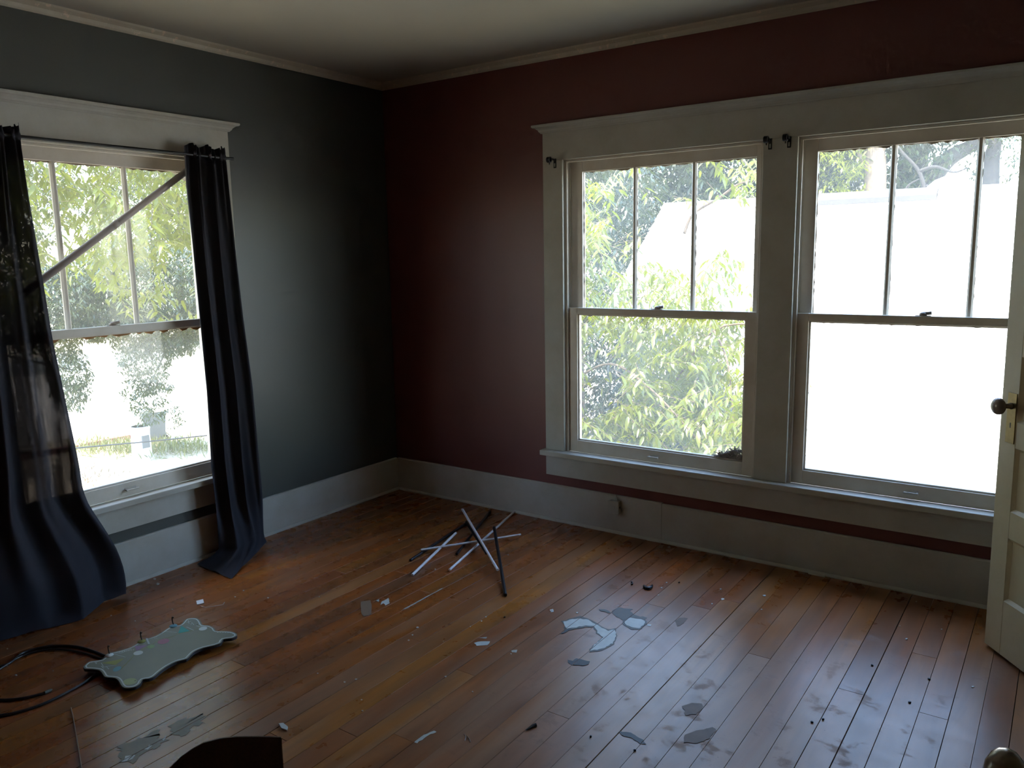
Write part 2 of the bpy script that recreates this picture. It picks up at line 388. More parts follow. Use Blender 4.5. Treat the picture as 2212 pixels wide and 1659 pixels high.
# baseboards
def baseboard(name, tf, u0, u1, label):
    e = empty(name); struct(e, label, 'baseboard')
    MB(tf).extrude_profile([(T0, 0), (T0, BASE), (.006, BASE), (0, BASE-.006), (0, 0)], u0, u1).build('board', M['trim'], e)
    MB(tf).extrude_profile([(0, 0), (0, .016), (-.004, .014), (-.011, .006), (-.012, 0)], u0, u1).build('shoe_molding', M['trim'], e)
    return e
baseboard('baseboard_left', GRN, -3.76, 0, 'tall pale grey baseboard along the green wall')
br = empty('baseboard_right'); struct(br, 'tall pale grey baseboard along the red wall', 'baseboard')
for u0, u1, dz in ((0, 2.005, 0), (2.007, XR-.02, -.004)):
    MB(RED).extrude_profile([(T0, 0), (T0, BASE+dz), (.006, BASE+dz), (0, BASE-.006+dz), (0, 0)], u0, u1).build('board', M['trim'], br)
MB(RED).extrude_profile([(0, 0), (0, .016), (-.004, .014), (-.011, .006), (-.012, 0)], .012, XR-.02).build('shoe_molding', M['trim'], br)
# crown moulding
CP = [(T0, CROWN), (T0-.006, CROWN), (T0-.012, CROWN+.008), (T0-.018, CROWN+.022), (T0-.034, CROWN+.034), (T0-.04, CEIL), (T0, CEIL)]
def crown(name, tf, u0, u1, label): struct(MB(tf).extrude_profile(CP, u0, u1).build(name, M['crown'], smooth=False), label, 'molding')
crown('trim_1', GRN, -3.76, T0-.0, 'peeling pale crown molding above the green wall')
crown('trim_2', RED, -T0, XR, 'peeling pale crown molding above the red wall')

# ------------------------------------------------------------------ window casings
CAPP = [(T0, 2.300), (-.006, 2.300), (-.010, 2.306), (-.014, 2.309), (-.018, 2.318), (-.030, 2.328), (-.042, 2.331), (-.046, 2.336), (-.046, 2.344), (-.040, 2.347), (T0, 2.347)]
def casing(name, tf, u0, u1, mull, label):
    e = empty(name); struct(e, label, 'window casing')
    cw = .131
    MB(tf).box(u0-cw, u1+cw, 0, T0, OZ1, 2.302).build('head_casing', M['trim'], e, bevel=.002)
    # cap with returned ends
    bb = MB(tf); ins = [(u0-cw-.002+w*1.0, u1+cw+.002-w*1.0) for w, z in CAPP]
    L = [bb.v((min(u0-cw, i[0]), w, z)) for (w, z), i in zip(CAPP, ins)]; R = [bb.v((max(u1+cw, i[1]), w, z)) for (w, z), i in zip(CAPP, ins)]
    n = len(CAPP); bb.bm.faces.new(L); bb.bm.faces.new(list(reversed(R)))
    for i in range(n): bb.bm.faces.new((L[i], R[i], R[(i+1) % n], L[(i+1) % n]))
    bb.build('cap_molding', M['trim'], e)
    for a, c in ((u0-cw, u0), (u1, u1+cw)): MB(tf).box(a, c, 0, T0, OZ0, OZ1).build('side_casing', M['trim'], e, bevel=.003)
    if mull: MB(tf).box(mull[0], mull[1], 0, T0, OZ0, OZ1).build('mullion_casing', M['trim'], e, bevel=.003)
    MB(tf).box(u0-cw-.018, u1+cw+.018, -.045, .034, OZ0-.031, OZ0).build('stool', M['trim'], e, bevel=.004)
    MB(tf).box(u0-cw, u1+cw, 0, T0, .288, OZ0-.031).build('apron', M['trim'], e, bevel=.002)
    return e
casing('trim_3', GRN, -2.485, -1.340, None, 'pale painted casing around the single window')
casing('trim_4', RED, 1.371, 3.827, (2.516, 2.682), 'pale painted casing around the double window')

# ------------------------------------------------------------------ sash windows
def jag_strip(tf, u0, u1, z, w, depth, mat, parent, n, flip=1, name='glazing_putty'):
    top, bot = [], []
    for i in range(n+1):
        u = u0 + (u1-u0)*i/n; d = depth*(random.random()**1.6)*1.6 + depth*.25
        top.append((u, z)); bot.append((u, z - flip*d))
    bb = MB(tf)
    for ww in (w,):
        for i in range(n): bb.face([(top[i][0], ww, top[i][1]), (top[i+1][0], ww, top[i+1][1]), (bot[i+1][0], ww, bot[i+1][1]), (bot[i][0], ww, bot[i][1])])
    g = bmesh.ops.extrude_face_region(bb.bm, geom=bb.bm.faces[:])
    dv = Vector(tf(0, -.004, 0)) - Vector(tf(0, 0, 0))
    bmesh.ops.translate(bb.bm, verts=[x for x in g['geom'] if isinstance(x, bmesh.types.BMVert)], vec=dv)
    return bb.build(name, mat, parent)
def jag_strip_v(tf, u, z0, z1, w, depth, mat, parent, n, flip=1):
    g = lambda a, w_, z_: tf(a, w_, z_)
    return jag_strip(lambda a, w_, c: tf(c, w_, a), z0, z1, u, w, depth, mat, parent, n, flip)
def window(n, label):
    tf, u0 = WIN[n]; u1 = u0 + OW
    e = empty('window_%d' % n); struct(e, label, 'window')
    # jamb box
    bb = MB(tf)
    j = .006
    bb.box(u0, u0+j, T0, T1, OZ0-.03, OZ1+.01); bb.box(u1-j, u1, T0, T1, OZ0-.03, OZ1+.01); bb.box(u0+j, u1-j, T0, T1, OZ1-.004, OZ1+.01)
    bb.box(u0+j, u1-j, .034, T1+.05, OZ0-.05, OZ0-.006)
    bb.build('jamb', M['sash'], e)
    bb = MB(tf)
    for a, c in ((u0+j, u0+j+.012), (u1-j-.012, u1-j)): bb.box(a, c, .021, .033, OZ0, OZ1-.004)
    bb.box(u0+j, u1-j, .021, .033, OZ1-.016, OZ1-.004)
    bb.build('stop_bead', M['sash'], e, bevel=.003)
    bb = MB(tf)
    for a, c in ((u0+j, u0+j+.008), (u1-j-.008, u1-j)): bb.box(a, c, .0705, .0755, OZ0, OZ1-.004)
    bb.build('parting_bead', M['sash'], e)
    s0, s1 = u0+j+.001, u1-j-.001
    # lower sash
    g0, g1, gz0, gz1 = u0+.073, u1-.073, .517, 1.270
    bb = MB(tf); a, c = .035, .070
    bb.box(s0, g0, a, c, OZ0, 1.307); bb.box(g1, s1, a, c, OZ0, 1.307)
    bb.box(g0, g1, a, c, OZ0, gz0); bb.box(g0, g1, a, c, gz1, 1.307)
    # glazing rebate: small inner lip
    bb.box(g0, g0+.009, a+.010, c-.006, gz0, gz1); bb.box(g1-.009, g1, a+.010, c-.006, gz0, gz1); bb.box(g0, g1, a+.010, c-.006, gz0, gz0+.009); bb.box(g0, g1, a+.010, c-.006, gz1-.007, gz1)
    ls = bb.build('lower_sash', M['sash'], e, bevel=.002)
    MB(tf).box(g0+.001, g1-.001, .0545, .0575, gz0+.001, gz1-.001).build('glass_pane', M['glass'], ls)
    jag_strip(tf, g0, g1, gz1, .0525, .012 if n == 1 else .006, M['rawwood'] if n == 1 else M['putty'], ls, 46)
    jag_strip(tf, g0, g1, gz0, .0525, .0055, M['putty'], ls, 70, -1)
    jag_strip_v(tf, g0, gz0, gz1, .0525, .006, M['putty'], ls, 40, -1); jag_strip_v(tf, g1, gz0, gz1, .0525, .006, M['rawwood'] if n == 2 else M['putty'], ls, 40, 1)
    # sash lock on the meeting rail, lift on the bottom rail
    um = (u0+u1)/2
    lk = MB(tf); lk.box(um-.032, um+.032, .044, .064, 1.307, 1.310)
    o = lk.build('sash_lock', M['iron'], ls)
    kb = MB()
    cpt = Vector(tf(um, .054, 1.310)); ua = (Vector(tf(1, 0, 0)) - Vector(tf(0, 0, 0)))
    kb.lathe([(.0, 0), (.016, 0), (.017, .008), (.010, .014), (.0, .015)], cpt, (0,0,1), 14)
    kb.tube([cpt + Vector((0,0,.009)) - ua*.004, cpt + ua*.02 + Vector((0,0,.010)), cpt + ua*.034 + Vector((0,0,.012))], [.007, .008, .0085], 8)
    kb2 = kb.build('lock_lever', M['iron'], ls, smooth=True)
    lf = MB(tf); lf.box(um-.03, um+.03, .0325, .035, .470, .492)
    for s in (-1, 1): lf.box(um+s*.026-.004, um+s*.026+.004, .014, .034, .478, .484)
    lf.box(um-.032, um+.032, .008, .016, .476, .485)
    lf.build('sash_lift', M['lift'], ls, bevel=.0015)
    # upper sash
    h0, h1, hz0, hz1 = u0+.088, u1-.055, 1.300, 2.078
    if n == 3: h0, h1 = u0+.074, u1-.069
    if n == 1: h0, h1 = u0+.070, u1-.070
    bb = MB(tf); a, c = .076, .110
    bb.box(s0, h0, a, c, 1.268, OZ1-.006); bb.box(h1, s1, a, c, 1.268, OZ1-.006)
    bb.box(h0, h1, a, c, 1.268, hz0); bb.box(h0, h1, a, c, hz1, OZ1-.006)
    us = bb.build('upper_sash', M['sash'], e, bevel=.002)
    d = (h1-h0)/3
    ms = {1: (-2.106, -1.765), 2: (1.787, 2.130), 3: (3.089, 3.433)}[n]
    prof = [(.078, -.006), (.088, -.013), (.095, -.014), (.106, -.006), (.106, .006), (.095, .014), (.088, .013), (.078, .006)]
    for mu in ms:
        bb = MB(tf); A = [bb.v((mu+p, w, hz0)) for w, p in prof]; B = [bb.v((mu+p, w, hz1)) for w, p in prof]
        for i in range(8): bb.bm.faces.new((A[i], B[i], B[(i+1) % 8], A[(i+1) % 8]))
        bb.bm.faces.new(A); bb.bm.faces.new(B[::-1]); bb.build('muntin', M['sash'], us)
    eds = [h0, ms[0], ms[1], h1]
    for i, (a, c) in enumerate(zip(eds, eds[1:])):
        a += .001 if i == 0 else .010; c -= .001 if i == 2 else .010
        MB(tf).box(a, c, .0965, .0990, hz0+.001, hz1-.001).build('glass_pane', M['glass'], us)
        jag_strip(tf, a, c, hz1, .094, .006, M['putty'], us, 16); jag_strip(tf, a, c, hz0, .094, .004, M['putty'], us, 16, -1)
        jag_strip_v(tf, a, hz0, hz1, .094, .0035, M['putty'], us, 40, -1)
    return e
window(1, 'single double-hung sash window in the green wall')
window(2, 'double-hung sash window with leaves pressing close outside')
window(3, 'double-hung sash window looking onto the pale roof')

# ------------------------------------------------------------------ closet door (open) and entry door
def panel_door(name, label, foot, ang, width, tilt=0.0, knob_side=1):
    """local: u along the leaf from the free edge to the hinge, w thickness (visible face at w=0, towards -w)"""
    e = empty(name, foot, ang); struct(e, label, 'door'); e.rotation_euler = (0, 0, ang)
    t, st = .035, .098
    z0, z1 = .012, 2.022
    rails = DOOR_RAILS
    MB().box(0, st, 0, t, z0, z1).build('stile', M['door'], e, bevel=.002); MB().box(width-st, width, 0, t, z0, z1).build('stile', M['door'], e, bevel=.002)
    for a, c in rails: MB().box(st, width-st, 0, t, a, c).build('rail', M['door'], e, bevel=.002)
    for (a, c), (a2, c2) in zip(rails, rails[1:]):
        bb = MB(); bb.box(st, width-st, .012, t-.012, c, a2)
        # sloped sticking round the recess
        for (p0, p1, q0, q1) in (((st, c), (st, a2), (st+.012, c+.012), (st+.012, a2-.012)), ((width-st, c), (width-st, a2), (width-st-.012, c+.012), (width-st-.012, a2-.012)),
                                 ((st, c), (width-st, c), (st+.012, c+.012), (width-st-.012, c+.012)), ((st, a2), (width-st, a2), (st+.012, a2-.012), (width-st-.012, a2-.012))):
            for w0, w1 in ((.002, .0118), (t-.002, t-.0118)):
                bb.face([(p0[0], w0, p0[1]), (p1[0], w0, p1[1]), (q1[0], w1, q1[1]), (q0[0], w1, q0[1])])
        bb.build('panel', M['door'], e)
    return e
def lockset(e, u, zk, face_w, sgn):
    """escutcheon and knob on one face; sgn is the outward direction along w"""
    pl = MB(); pl.box(u-.026, u+.026, min(face_w, face_w+sgn*.004), max(face_w, face_w+sgn*.004), zk-.145, zk+.050); pl = pl.build('escutcheon', M['brass'], e, bevel=.0015)
    MB().box(u-.003, u+.003, min(face_w+sgn*.003, face_w+sgn*.0045), max(face_w+sgn*.003, face_w+sgn*.0045), zk-.085, zk-.065).build('keyhole', M['black'], pl)
    MB().lathe([(.012, 0), (.013, .004), (.010, .010), (.009, .030), (.014, .032), (.024, .036), (.031, .043), (.033, .051), (.031, .060), (.025, .067), (.015, .072), (.004, .074)], (u, face_w+sgn*.004, zk), (0, sgn, 0), 22).build('door_knob', M['knob'], e, smooth=True)
foot = fl(2126, 1388, .012)
hing = fl(2212, 1455, .012); dv = (hing - foot); dang = math.atan2(dv.y, dv.x)
ux, uy = math.cos(dang), math.sin(dang)
def door_uz(px, py):                     # pixel -> (u, z) on the visible face of the leaf
    n_ = Vector((uy, -ux, 0)); d = ray(px, py); t = (foot - CAM).dot(n_)/d.dot(n_); q = CAM + d*t
    return ((q.x-foot.x)*ux + (q.y-foot.y)*uy, q.z)
DOOR_RAILS = [(.012, .236), (.490, .598), (.848, .950), (1.199, 1.300), (1.550, 1.650), (1.900, 2.022)]
print('DOOR', door_uz(2206, 772), door_uz(2203, 915), door_uz(2193, 970), door_uz(2184, 1107), door_uz(2176, 1164), door_uz(2172, 1299), door_uz(2195, 850), door_uz(2190, 945), door_uz(2204, 300), dang)
# camera is on the side of the face; local w axis = (-uy, ux): visible face normal is +/- of it
wn_ = Vector((-uy, ux, 0)); vis = 1 if wn_.dot(CAM - foot) > 0 else -1
d1 = panel_door('door_1', 'cream five-panel door standing open beside the double window', (foot.x, foot.y, 0), dang, .78)
if vis > 0: d1.location = Vector((foot.x, foot.y, 0)) - wn_*.035
d1.rotation_euler = (0, -.010, dang)
kz = door_uz(2190, 878)
lockset(d1, .066, kz[1], .035 if vis > 0 else 0, 1 if vis > 0 else -1)
for z in (.25, 1.05, 1.8):
    MB().tube([(.78, .0175, z-.045), (.78, .0175, z+.045)], .006, 8).build('hinge', M['brass'], d1)
# entry door folded back against the side wall, its knob just in view
d2 = panel_door('door_2', 'cream entry door folded back against the side wall', (3.905, -2.96, 0), -math.pi/2, .78)
kp = CAM + ray(2172, 1682)*1.0
def on_x(px, py, x): return on(px, py, 0, x)
u_k = .062; y_k = -2.96 - u_k
dd = ray(2172, 1682); tt = (y_k - CAM.y)/dd.y; kpos = CAM + dd*tt
print('KNOB2', kpos)
lockset(d2, u_k, kpos.z, 0, -1)
d2.location.x = kpos.x + .055
# door casings
b = MB(); yb_ = YB
e5 = empty('trim_5'); struct(e5, 'cream casing of the entry doorway', 'door casing')
sl0 = CAM + ray(4, 1625)*1.0
dd = ray(4, 1625); tt = (-3.738 - CAM.y)/dd.y; q = CAM + dd*tt
print('JAMB', q)
JX = q.x
MB().box(JX-.11, JX, YB-.0, YB+.04, 0, 2.05).build('side_casing', M['door'], e5, bevel=.002)
MB().box(3.87, 3.98, YB-.0, YB+.04, 0, 2.05).build('side_casing', M['door'], e5, bevel=.002)
MB().box(JX-.11, 3.98, YB-.0, YB+.04, 2.05, 2.17).build('head_casing', M['door'], e5, bevel=.002)
MB().box(3.855, 3.87, YB-.12, YB, 0, 2.05).build('jamb', M['door'], e5)

# ------------------------------------------------------------------ brackets, outlet, lint on the window
def bracket(px, py, label):
    p = on(px, py, 1, 0); e = empty('curtain_rod_bracket', (p.x, 0, p.z)); tag(e, label, 'bracket')
    MB().box(-.009, .009, -.003, 0, -.028, .024).build('plate', M['blackmetal'], e, bevel=.001)
    MB().box(-.0035, .0035, -.0042, -.0028, -.022, -.002).build('slot', M['outlet'], e)
    MB().tube(smooth_path([(0, -.002, .016), (0, -.03, .018), (0, -.062, .016)], 4), .006, 8).build('arm', M['blackmetal'], e, smooth=True)
    bb = MB(); bb.lathe([(.0155, 0), (.0165, .002), (.0165, .020), (.012, .021), (.011, .004), (.001, .004)], (-.010, -.066, .012), (1, 0, 0), 16)
    bb.build('cup', M['blackmetal'], e)
    MB().tube([(0, -.060, .0), (0, -.060, -.014)], .003, 6).build('set_screw', M['blackmetal'], e)
bracket(1199, 352, 'black curtain rod bracket on the casing beside the red wall')
bracket(1664, 310, 'black curtain rod bracket at the leafy window, on the post between the windows')
bracket(1705, 306, 'black curtain rod bracket at the roof window, on the post between the windows')
p = on(1331, 1093, 1, 0)
e = empty('outlet_box', (p.x, 0, p.z)); tag(e, 'painted surface outlet box screwed to the baseboard', 'outlet')
MB().box(-.032, .032, -.032, 0, -.036, .036).build('box', M['outlet'], e, bevel=.003)
MB().box(-.034, .034, -.036, -.032, -.038, .038).build('cover', M['outlet'], e, bevel=.002)
MB().box(-.008, .008, -.0375, -.0355, -.008, .008).build('socket', M['outlet'], e)
MB().box(.032, .0325, -.022, -.012, -.006, .006).build('knockout', M['black'], e)
MB().box(-.005, .005, -.008, 0, .036, BASE - p.z + .004).build('wire_cover', M['outlet'], e)

# grey fluff clump in the window corner, made of matted strands
e = empty('lint_clump', (2.40, .046, .528)); tag(e, 'grey matted fluff stuck in the lower corner of the leafy window', 'fluff')
bb = MB()
for i in range(260):
    a = random.uniform(0, 1); x = .040 - .115*a; hmax = .060*(1-a)**.8 + .004
    p0 = Vector((x + random.gauss(0, .008), random.uniform(-.012, .004), random.uniform(0, hmax)))
    pts = [p0]
    for _ in range(4): pts.append(pts[-1] + Vector((random.gauss(-.004, .009), random.gauss(0, .003), random.gauss(-.001, .007))))
    for q_ in pts: q_.z = max(q_.z, .001); q_.x = min(q_.x, .043); q_.y = min(max(q_.y, -.016), .006)
    bb.tube(pts, random.uniform(.0012, .003), 4)
lm = bb.build('fluff', M['lint'], e)

# ------------------------------------------------------------------ curtains, rod, wedged pole
e = empty('curtain_rod', (.08, -1.9, 2.149)); tag(e, 'thin black curtain rod across the single window', 'curtain rod')
MB().tube([(0, -.68, 0), (0, .643, 0)], .0075, 10).build('rod', M['blackmetal'], e)
for y in (-.62, .585):
    MB().tube([(0, y, 0), (-.078, y, -.004)], .005, 8).build('bracket', M['blackmetal'], e)
for y in (-.685, .648): MB().tube([(0, y-.006, 0), (0, y+.006, 0)], .0085, 10).build('end_cap', M['blackmetal'], e)

def curtain(name, label, rows, bottom, nf, amp, seed, ns=120, z_blend=.55, puddle=None):
    """rows: list of (z, yL, yR, x0); bottom: polyline on the floor from left to right"""
    rr = random.Random(seed)
    ph = [rr.uniform(0, 6.28) for _ in range(4)]
    R = []
    zs = [2.198, 2.185, 2.170, 2.158, 2.149, 2.140, 2.128] + [2.10 - 2.04*i/46 for i in range(47)]
    rows = sorted(rows, key=lambda r: -r[0])
    def interp(z):
        if z >= rows[0][0]: return rows[0][1:]
        for a, c in zip(rows, rows[1:]):
            if a[0] >= z >= c[0]:
                t = (a[0]-z)/(a[0]-c[0]); return tuple(a[i]*(1-t) + c[i]*t for i in (1, 2, 3))
        return rows[-1][1:]
    bl = [0]
    for a, c in zip(bottom, bottom[1:]): bl.append(bl[-1] + (Vector(c)-Vector(a)).length)
    def bot(s):
        d = s*bl[-1]
        for i in range(len(bottom)-1):
            if d <= bl[i+1] + 1e-9:
                t = (d-bl[i])/(bl[i+1]-bl[i]); return Vector(bottom[i]).lerp(Vector(bottom[i+1]), t)
        return Vector(bottom[-1])
    def fold(s, z):
        top = max(0, min(1, (z-1.6)/.55))
        f = math.sin(2*math.pi*nf*s + ph[0] + .5*math.sin(1.3*z+ph[1])) + .45*math.sin(2*math.pi*nf*1.73*s + ph[2] + .8*z) + .9*top*math.sin(2*math.pi*nf*2.6*s + ph[3])
        return f
    for z in zs:
        yL, yR, x0 = interp(z); row = []
        bt = max(0, min(1, (z_blend - z)/(z_blend - .06))); bt = bt*bt*(3-2*bt)
        sq = 1.0
        if abs(z-2.149) < .018: sq = .45
        for i in range(ns+1):
            s = i/ns; y = yL + (yR-yL)*s; f = fold(s, z)
            A = amp*(.55 + .45*min(1, (2.2-z)/1.2))*sq
            x = x0 + A*f
            y += .35*A*math.cos(2*math.pi*nf*s + ph[0])*min(1, 6*s*(1-s)*2)
            x = max(x, .012 if z < .45 else .052 if z < .50 else .014)
            if abs(z-2.149) < .012: x = x0 + (.0105 if f > 0 else -.0105)
            zz = z
            if z > 2.19: zz = z + .010*math.sin(17*s+seed) - .012*(f > .7)
            B = bot(s) + Vector((0, 0, 0))
            q_ = Vector((x, y, zz)).lerp(Vector((B.x + .35*A*f, B.y, zz)), bt)
            if z < .33: q_.x = max(q_.x, .016)
            row.append(q_)
        R.append(row)
    # hem on the floor
    for kk, (zz, push) in enumerate(((.03, .3), (.012, .8), (.004, 1.0))):
        row = []
        for i in range(ns+1):
            s = i/ns; B = bot(s); P_ = R[-1][i] if kk == 0 else R[-1][i]
            tgt = puddle(s, B) if puddle else B + Vector((.02, 0, 0))
            q_ = Vector((P_.x, P_.y, 0)).lerp(Vector((tgt.x, tgt.y, 0)), push); q_.z = zz + .004*max(0, fold(s, .3))
            row.append(q_)
        R.append(row)
    o = MB().grid(R).build(name, M['cloth'], None, smooth=True)
    recentre(o); return tag(o, label, 'curtain', 'navy curtains at the single window')
F = lambda x, y, z=0.0: Vector((fl(x, y, z).x, fl(x, y, z).y, 0))
for px in ((0,1390),(74,1370),(180,1343),(225,1302),(268,1282),(430,1222),(500,1250),(567,1163)): print('F', px, F(*px))
curtain('window_curtain', 'wide dark navy curtain bunched beside the cable, hem spreading over the floor',
        [(2.2, -2.62, -2.309, .08), (2.10, -2.62, -2.308, .08), (1.89, -2.66, -2.300, .08), (1.55, -2.72, -2.282, .08), (1.285, -2.75, -2.271, .085), (.965, -2.80, -2.243, .09), (.70, -2.84, -2.219, .095), (.5, -2.88, -2.215, .10), (.29, -2.9, -2.19, .11), (0, -2.95, -2.1, .12)],
        [(.10, -3.05, 0), F(0,1384), F(74,1364), F(180,1338), F(225,1298), (.10, -2.06, 0), (.06, -2.04, 0)], 4.2, .030, 3, z_blend=.62,
        puddle=lambda s, B: B + Vector((.012, -.004, 0)))
curtain('window_curtain', 'narrow dark navy curtain ending in a folded corner on the floor',
        [(2.2, -1.53, -1.295, .08), (1.99, -1.540, -1.288, .08), (1.30, -1.530, -1.257, .08), (.92, -1.528, -1.235, .085), (.54, -1.536, -1.228, .088), (.28, -1.526, -1.221, .09), (0, -1.515, -1.222, .09)],
        [(.085, -1.52, 0), (.16, -1.46, 0), (.15, -1.33, 0), (.085, -1.222, 0)], 3.1, .022, 11, z_blend=.30,
        puddle=lambda s, B: (Vector((.06, -1.64, 0)).lerp(Vector((.385, -1.66, 0)), s/.45) if s < .45 else Vector((.385, -1.66, 0)).lerp(Vector((.10, -1.215, 0)), (s-.45)/.55)))
# pole wedged diagonally in the opening
a = on(400, 372, 0, .002); c = on(90, 605, 0, .002); d = (c - a).normalized()
p0 = a - d*((a.y + 1.338)/ -d.y if abs(d.y) > 1e-6 else 0) if False else a + d*((-1.352 - a.y)/d.y); p1 = a + d*((-2.33 - a.y)/d.y)
e = empty('wooden_pole', p1); tag(e, 'grey wooden pole slanting across the upper panes of the single window', 'pole')
L_ = p0 - p1
MB().tube([(0,0,0), L_*.5, L_], [.0170, .0165, .0160], 14).build('pole', M['pole'], e, smooth=True)
MB().tube([L_*.44, L_*.47], .0176, 14).build('joint_sleeve', M['pole'], e, smooth=True)
MB().tube([-L_.normalized()*.006, L_.normalized()*.02], .0182, 14).build('end_cap', M['iron'], e, smooth=True)

# ------------------------------------------------------------------ rods on the floor
def c1(x, y): return (840 + x/5.53, 1060 + y/5.53)
RODS = [  # colour, end a px, z, end b px, z, radius, label
    ('white', (1505,245), .008, (725,945), .008, .0068, 'white rod lying flat under the crossing rods, one end at the baseboard'),
    ('white', (800,505), .026, (280,1005), .008, .0072, 'short white rod lying across a black rod, parted from the heap'),
    ('black', (260,830), .008, (930,385), .008, .0080, 'black rod lying flat under the parted short white rod'),
    ('black', (810,755), .008, (1205,255), .008, .0078, 'black rod lying flat in the middle of the heap'),
    ('black', (1165,745), .040, (925,375), .020, .0075, 'black rod hidden under the steep white rod'),
    ('white', (385,708), .024, (1575,525), .024, .0062, 'long thin white rod lying across the whole heap'),
    ('white', (880,225), .075, (1300,945), .040, .0070, 'white rod on top of the heap, tilted steeply'),
    ('black', (1258,440), .060, (1392,1245), .009, .0088, 'thick black rod propped on the heap, end on the bare floor'),
]
for mat, a, za, b_, zb, r, lab in RODS:
    A = fl(*c1(*a), za); B = fl(*c1(*b_), zb); c = (A+B)/2
    base = Vector((c.x, c.y, 0)); e = empty('rod', base); tag(e, lab, 'rod', 'loose rods heaped on the floor')
    dd = (B-A).normalized()
    MB().tube([A-base, B-base], r, 12).build('shaft', M[mat], e, smooth=False)
    for q_, s in ((A, -1), (B, 1)):
        MB().tube([q_-base - dd*s*.012, q_-base + dd*s*.0015], [r*1.06, r*.9], 12).build('end_cap', M[mat], e)

# ------------------------------------------------------------------ hook board
def c8(x, y): return (170 + x/6.144, 1320 + y/6.144)
ZB = .034
OUT = [(60,735),(90,700),(150,665),(310,640),(345,590),(400,555),(560,520),(700,470),(800,410),(920,360),(1010,330),(1090,285),(1170,230),(1240,195),(1330,185),(1375,155),(1420,105),(1500,88),(1580,95),(1620,130),(1650,180),(1740,190),(1800,220),(1830,258),(1940,262),(2040,272),(2100,300),(2095,330),(2030,360),(1920,375),(1890,420),(1800,455),(1650,490),(1540,535),(1480,590),(1430,635),(1300,670),(1180,730),(1080,800),(1010,860),(940,895),(850,910),(820,960),(760,1000),(680,1020),(600,1015),(560,980),(530,925),(480,890),(350,875),(315,830),(270,785),(160,770),(80,765)]
pts = smooth_path([tuple(fl(*c8(*p), ZB)) for p in OUT + OUT[:1]], 3)[:-1]
bc = sum((Vector(p) for p in pts), Vector())/len(pts); bc.z = 0
bd = empty('hook_board', bc); tag(bd, 'grey hide-shaped chalk board with three small hooks lying on the floor', 'hook board')
poly = [(p.x-bc.x, p.y-bc.y) for p in pts]
def shrink(poly, d):
    n = len(poly); out = []
    for i in range(n):
        a, b_, c = Vector(poly[i-1]), Vector(poly[i]), Vector(poly[(i+1) % n]); t = (c-a).normalized(); nrm = Vector((-t.y, t.x)); out.append((b_ + nrm*d))
    return out
area = sum(poly[i-1][0]*poly[i][1] - poly[i][0]*poly[i-1][1] for i in range(len(poly)))
SG = 1 if area > 0 else -1
bb = MB(); bb.prism(poly, ZB-.012, ZB-.001); bb.build('body', M['boardedge'], bd, tri=True)
bb = MB(); bb.prism([tuple(p) for p in shrink(poly, SG*.0015)], ZB-.001, ZB); bb.build('face', M['board'], bd, tri=True)
def ribbon(pl, w, z, name, mat, parent, closed=False, th=.0003):
    bb = MB(); n = len(pl); L, R = [], []
    for i in range(n):
        a, c = (pl[i-1] if (i or closed) else pl[i]), (pl[(i+1) % n] if (i < n-1 or closed) else pl[i])
        t = (Vector(c)-Vector(a)).normalized(); nn = Vector((-t.y, t.x))*w/2; L.append(Vector(pl[i])+nn); R.append(Vector(pl[i])-nn)
    for i in range(n if closed else n-1):
        j = (i+1) % n; bb.face([(L[i].x, L[i].y, z), (L[j].x, L[j].y, z), (R[j].x, R[j].y, z), (R[i].x, R[i].y, z)])
    g = bmesh.ops.extrude_face_region(bb.bm, geom=bb.bm.faces[:]); bmesh.ops.translate(bb.bm, verts=[x for x in g['geom'] if isinstance(x, bmesh.types.BMVert)], vec=(0,0,th))
    return bb.build(name, mat, parent)
rim = [tuple(p) for p in shrink(poly, SG*.0095)]
ribbon(rim, .005, ZB, 'chalk_rim', M['chalk'], bd, True)
L8 = lambda x, y: tuple((fl(*c8(x, y), ZB) - bc).to_2d())
def mark(ptsx, mat, z=.0, name='chalk_mark'):
    bb = MB(); bb.prism([L8(*p) for p in ptsx], ZB, ZB+.0003+z); return bb.build(name, M[mat], bd, tri=True)
def oval(cx, cy, rx, ry, rot=0, n=14):
    return [(cx + rx*math.cos(t)*math.cos(rot) - ry*math.sin(t)*math.sin(rot), cy + rx*math.cos(t)*math.sin(rot) + ry*math.sin(t)*math.cos(rot)) for t in [2*math.pi*i/n for i in range(n)]]
mark([(1360,195),(1475,265),(1320,295)], 'teal', name='pennant'); mark([(740,465),(915,450),(770,530)], 'purple', name='pennant')
mark([(300,690),(600,630),(490,715)], 'yellow', name='pennant'); mark([(1100,285),(1120,370),(1010,360)], 'board', name='pennant')
mark(oval(1125,402,82,34,-.2), 'pink', name='bulb'); mark(oval(1650,233,58,24,-.2), 'chalk', name='bulb'); mark(oval(960,472,52,24,-.2), 'mint', name='bulb')
mark(oval(790,556,66,28,-.2), 'chalk', name='bulb'); mark(oval(510,768,60,28,-.4), 'sky', name='bulb'); mark(oval(680,935,95,42,-.15), 'palegreen', name='bulb')
mark([(890,362),(915,362),(945,435),(920,440)], 'chalk', name='chalk_mark')
def stroke(ptsx, w=.002, mat='chalk'): ribbon([L8(*p) for p in ptsx], w, ZB, 'chalk_line', M[mat], bd)
stroke([(440,555),(560,560),(700,500)]); stroke([(450,565),(620,612)]); stroke([(300,690),(330,740),(500,720)])
stroke([(1000,360),(1110,365)]); stroke([(1150,270),(1300,285)]); stroke([(1330,300),(1500,262),(1600,230)], mat='yellow'); stroke([(830,520),(1000,430),(1120,370),(1240,340),(1330,300)], mat='yellow')
stroke([(600,730),(560,770),(640,690),(740,580)], mat='yellow'); stroke([(1430,210),(1530,258)])
